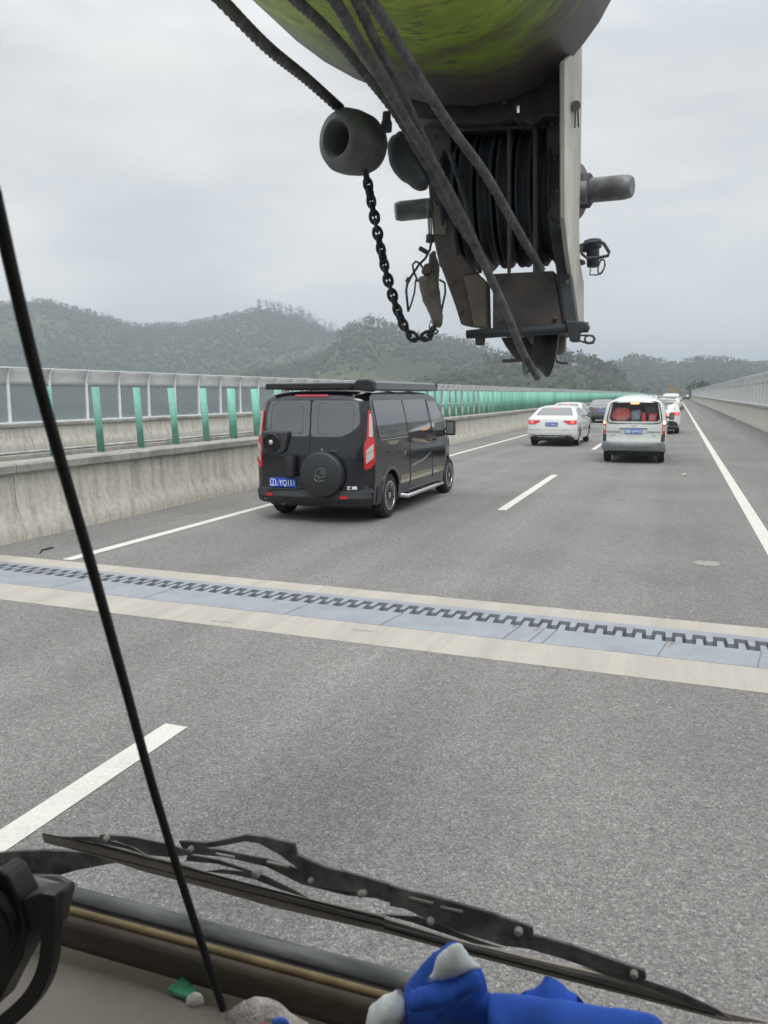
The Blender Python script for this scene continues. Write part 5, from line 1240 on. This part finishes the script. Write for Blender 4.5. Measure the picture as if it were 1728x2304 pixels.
for cv, x, y, rr_ in ((c7, 455, 170, .007), (c7, 822, 215, .0075), (c7, 1105, 322, .010), (c7, 1340, 350, .006), (c7, 1570, 405, .007), (c8, 300, 490, .008), (c8, 655, 532, .009), (c8, 1120, 705, .008), (c8, 20, 380, .008)):
    p = onY(cv(x, y), YW - .034); m = MB(); rr_ *= .62; m.lathe([(rr_, .006), (rr_, 0), (rr_ * .7, -.003), (rr_ * .2, -.004)], p, (0, 1, 0), n=14); m.build('rivet', WORN, wp)
for cv, a, b in ((c7, (930, 235), (1010, 252)), (c7, (1150, 270), (1245, 292)), (c8, (215, 395), (310, 418)), (c8, (340, 432), (430, 452))):
    P_ = [onY(cv(a[0], a[1] - 3), YW - .0325), onY(cv(b[0], b[1] - 4), YW - .0325), onY(cv(b[0], b[1] + 4), YW - .0325), onY(cv(a[0], a[1] + 4), YW - .0325)]
    m = MB(); m.prism(P_, (0, .004, 0)); m.build('slot', WORN, wp, smooth=None)
wslab('pivot_arm', [(-40, 235), (30, 225), (180, 218), (350, 225), (520, 268), (330, 305), (240, 330), (120, 345), (-40, 400)], YW + .03, .02, WIP, c7)
wslab('pivot_base', [(-40, 330), (60, 325), (240, 330), (330, 375), (200, 385), (100, 400), (-40, 395)], YW + .01, .02, SEALM, c7)

# black whip rod rising from the dash
m = MB(); rp_ = [(-12, 440, .36), (-5, 470, .37), (88, 864, .42), (208, 1281, .49), (281, 1542, .54), (344, 1771, .59), (417, 2010, .63), (502, 2270, .66)]
m.tube(catm([onY(p[:2], p[2]) for p in rp_], 6), [.0062] * 40 + [.0062] * 60, 12) if False else None
pth = catm([onY(p[:2], p[2]) for p in rp_], 6); m.tube(pth, .0042, 12)
tag(m.build('black_rod', mat('matt_black', (.008, .008, .009), .6)), 'slim black rod leaning up from the dashboard across the left of the view', 'rod')

# fan at the lower left
FANM = mat('fan_black', (0.022, 0.021, 0.022), .45, var=.2, scale=8)
FB = onY(c7(-10, 600), .60)
fan = thing('dashboard_fan', FB, 'black dashboard fan with its curved bracket at the lower left corner', 'fan')
cf_ = onY((-75, 2075), .585)
def circ(c, r, u, v, n=28): return [c + u * math.cos(2 * math.pi * i / n) * r + v * math.sin(2 * math.pi * i / n) * r for i in range(n)]
u_ = Vector((.90, .30, 0)).normalized(); v_ = Vector((0, -.15, 1)).normalized()
m = MB(); m.tube(circ(cf_, .052, u_, v_), .0085, 8, closed=True); m.tube(circ(cf_ + Vector((0, .02, 0)), .050, u_, v_), .006, 8, closed=True)
for k in range(12): a = 2 * math.pi * k / 12; m.tube([cf_ + (u_ * math.cos(a) + v_ * math.sin(a)) * .01, cf_ + (u_ * math.cos(a) + v_ * math.sin(a)) * .05], .0012, 4)
m.build('cage', FANM, fan)
m = MB(); m.lathe([(.02, -.02), (.046, -.012), (.046, .03), (.02, .035)], cf_ + Vector((0, .02, 0)), u_.cross(v_), n=24); m.build('motor_shell', FANM, fan)
m = MB(); bp2 = catm([onY(c7(*p), .60) for p in [(222, 395), (226, 440), (222, 600), (205, 720), (160, 820), (90, 900), (-20, 990)]], 6)
# flat broad band
def band(path, w_, th, name, mt, parent, ny=Vector((0, 1, 0))):
    m = MB(); vs = []; k = len(path)
    for i, p in enumerate(path):
        t_ = (path[min(i + 1, k - 1)] - path[max(i - 1, 0)]).normalized(); s_ = t_.cross(ny).normalized() * w_ / 2
        vs += [p - s_ - ny * th / 2, p + s_ - ny * th / 2, p + s_ + ny * th / 2, p - s_ + ny * th / 2]
    fs = [(i * 4 + j, i * 4 + (j + 1) % 4, (i + 1) * 4 + (j + 1) % 4, (i + 1) * 4 + j) for i in range(k - 1) for j in range(4)] + [(0, 1, 2, 3), tuple((k - 1) * 4 + j for j in (3, 2, 1, 0))]
    m.add(vs, fs); return m.build(name, mt, parent, bevel=.003)
band(bp2, .018, .012, 'bracket', FANM, fan)
slab('bracket_arm', [c7(*p) for p in [(60, 440), (175, 400), (265, 392), (272, 420), (240, 560), (130, 585), (90, 610)]], .605, .02, mat('fan_dusty', (0.055, .047, .04), .6, var=.2, scale=10), fan, .003)
slab('clamp', [c7(*p) for p in [(-20, 300), (30, 330), (80, 430), (110, 560), (95, 680), (40, 780), (-20, 900)]], .60, .03, FANM, fan, .004)

# things on the dash
slabm = mat('green_packet', (0.11, .48, .27), .5, c2_=(.07, .33, .18), scale=60, lo=.3, hi=.5)
P_ = [onZ(c7(*p), 1.140) for p in [(722, 832), (790, 776), (850, 830), (842, 880), (800, 862)]]
m = MB(); m.prism(P_, (0, 0, .006)); tag(m.build('green_packet', slabm, bevel=.001), 'small green paper packet on the tan dashboard shelf', 'packet')
inflate('crumpled_tissue', [(800, 850), (835, 825), (870, 840), (888, 885), (850, 895), (815, 880)], .66, .012, mat('tissue', (.45, .42, .38), .8), None, c7, step=.005, crease=.001)
tag(bpy.data.objects['crumpled_tissue'], 'crumpled pale tissue beside the green packet', 'tissue')
inflate('plastic_bag', [(975, 920), (1020, 880), (1090, 848), (1150, 852), (1210, 880), (1260, 930), (1340, 968), (1360, 1010), (1000, 1010), (960, 960)], .655, .022, mat('bag_plastic', (.62, .58, .55), .25, c2_=(.42, .34, .31), scale=28, bump=.8, bscale=90), None, c7, step=.0045, crease=.0045, seed=4)
tag(bpy.data.objects['plastic_bag'], 'crumpled translucent plastic bag on the dashboard with blue and red print', 'bag')
inflate('bag_print', [(1165, 945), (1190, 928), (1225, 925), (1255, 948), (1262, 990), (1180, 995)], .622, .006, mat('print_blue', (.05, .16, .6), .4), bpy.data.objects['plastic_bag'], c7, step=.006, crease=.001)
inflate('bag_print', [(1110, 960), (1150, 950), (1170, 965), (1165, 995), (1105, 990)], .622, .005, mat('print_red', (.5, .10, .08), .4), bpy.data.objects['plastic_bag'], c7, step=.006, crease=.001)

# blue and white cloth
def c3(x, y): return (800 + x / 2.37, 2080 + y / 2.37)
CLB = mat('blue_cloth', (0.025, 0.11, 0.55), .85, var=.15, scale=30, bump=.15, bscale=400)
CLW = mat('white_cloth', (0.85, 0.90, 0.91), .8, var=.05, scale=20, bump=.15, bscale=400)
cl = thing('folded_cloth', onY(c3(500, 520), .66), 'bunched blue cloth with white patches on the dashboard at the bottom', 'cloth')
inflate('blue_fold', [(255, 340), (262, 310), (330, 225), (400, 150), (470, 100), (530, 78), (556, 88), (600, 150), (640, 200), (685, 235), (700, 300), (712, 360), (760, 400), (800, 480), (820, 600), (240, 600), (250, 480), (250, 400)], .68, .035, CLB, cl, c3, step=.006, crease=.006, seed=2, power=.6)
inflate('white_patch', [(375, 308), (410, 240), (425, 158), (530, 88), (565, 85), (608, 150), (648, 200), (690, 236), (650, 245), (560, 280), (470, 300)], .634, .010, CLW, cl, c3, step=.006, crease=.0012, seed=3, power=.5)
inflate('white_patch', [(50, 600), (48, 490), (70, 430), (120, 385), (180, 355), (248, 338), (258, 400), (290, 440), (285, 480), (240, 530), (225, 600)], .665, .025, CLW, cl, c3, step=.007, crease=.003, seed=5)
inflate('blue_fold', [(700, 360), (760, 368), (870, 380), (1000, 392), (1240, 432), (1450, 460), (1600, 488), (1650, 530), (1700, 600), (700, 600)], .665, .035, CLB, cl, c3, step=.006, crease=.006, seed=7, power=.6)
inflate('blue_fold', [(860, 392), (900, 355), (970, 322), (1005, 280), (1020, 273), (1050, 282), (1110, 320), (1180, 375), (1240, 436), (1100, 420), (950, 400)], .69, .02, CLB, cl, c3, step=.007, crease=.003, seed=9)
inflate('blue_fold', [(262, 420), (280, 345), (380, 315), (500, 290), (600, 245), (660, 240), (690, 290), (700, 350), (640, 370), (600, 420), (480, 450), (330, 455)], .628, .014, CLB, cl, c3, step=.007, crease=.003, seed=12)

# ------------------------------------------------------------------ haze: one closed box of even air
m = MB(); m.box(-8000, 8000, -8000, 8000, -26, 215)
hz = m.build('haze', MATS['black_plastic'], smooth=None); hz.data.materials.clear()
hm = bpy.data.materials.new('haze'); hm.use_nodes = True; hn = hm.node_tree; hn.nodes.clear()
ho = hn.nodes.new('ShaderNodeOutputMaterial'); hv = hn.nodes.new('ShaderNodeVolumePrincipled')
hv.inputs['Color'].default_value = (.80, .90, 1.0, 1); hv.inputs['Density'].default_value = .00052; hv.inputs['Anisotropy'].default_value = .2
hn.links.new(hv.outputs[0], ho.inputs['Volume']); hz.data.materials.append(hm)
tag(hz, 'pale even haze in the air over the valley', 'haze', kind='stuff')
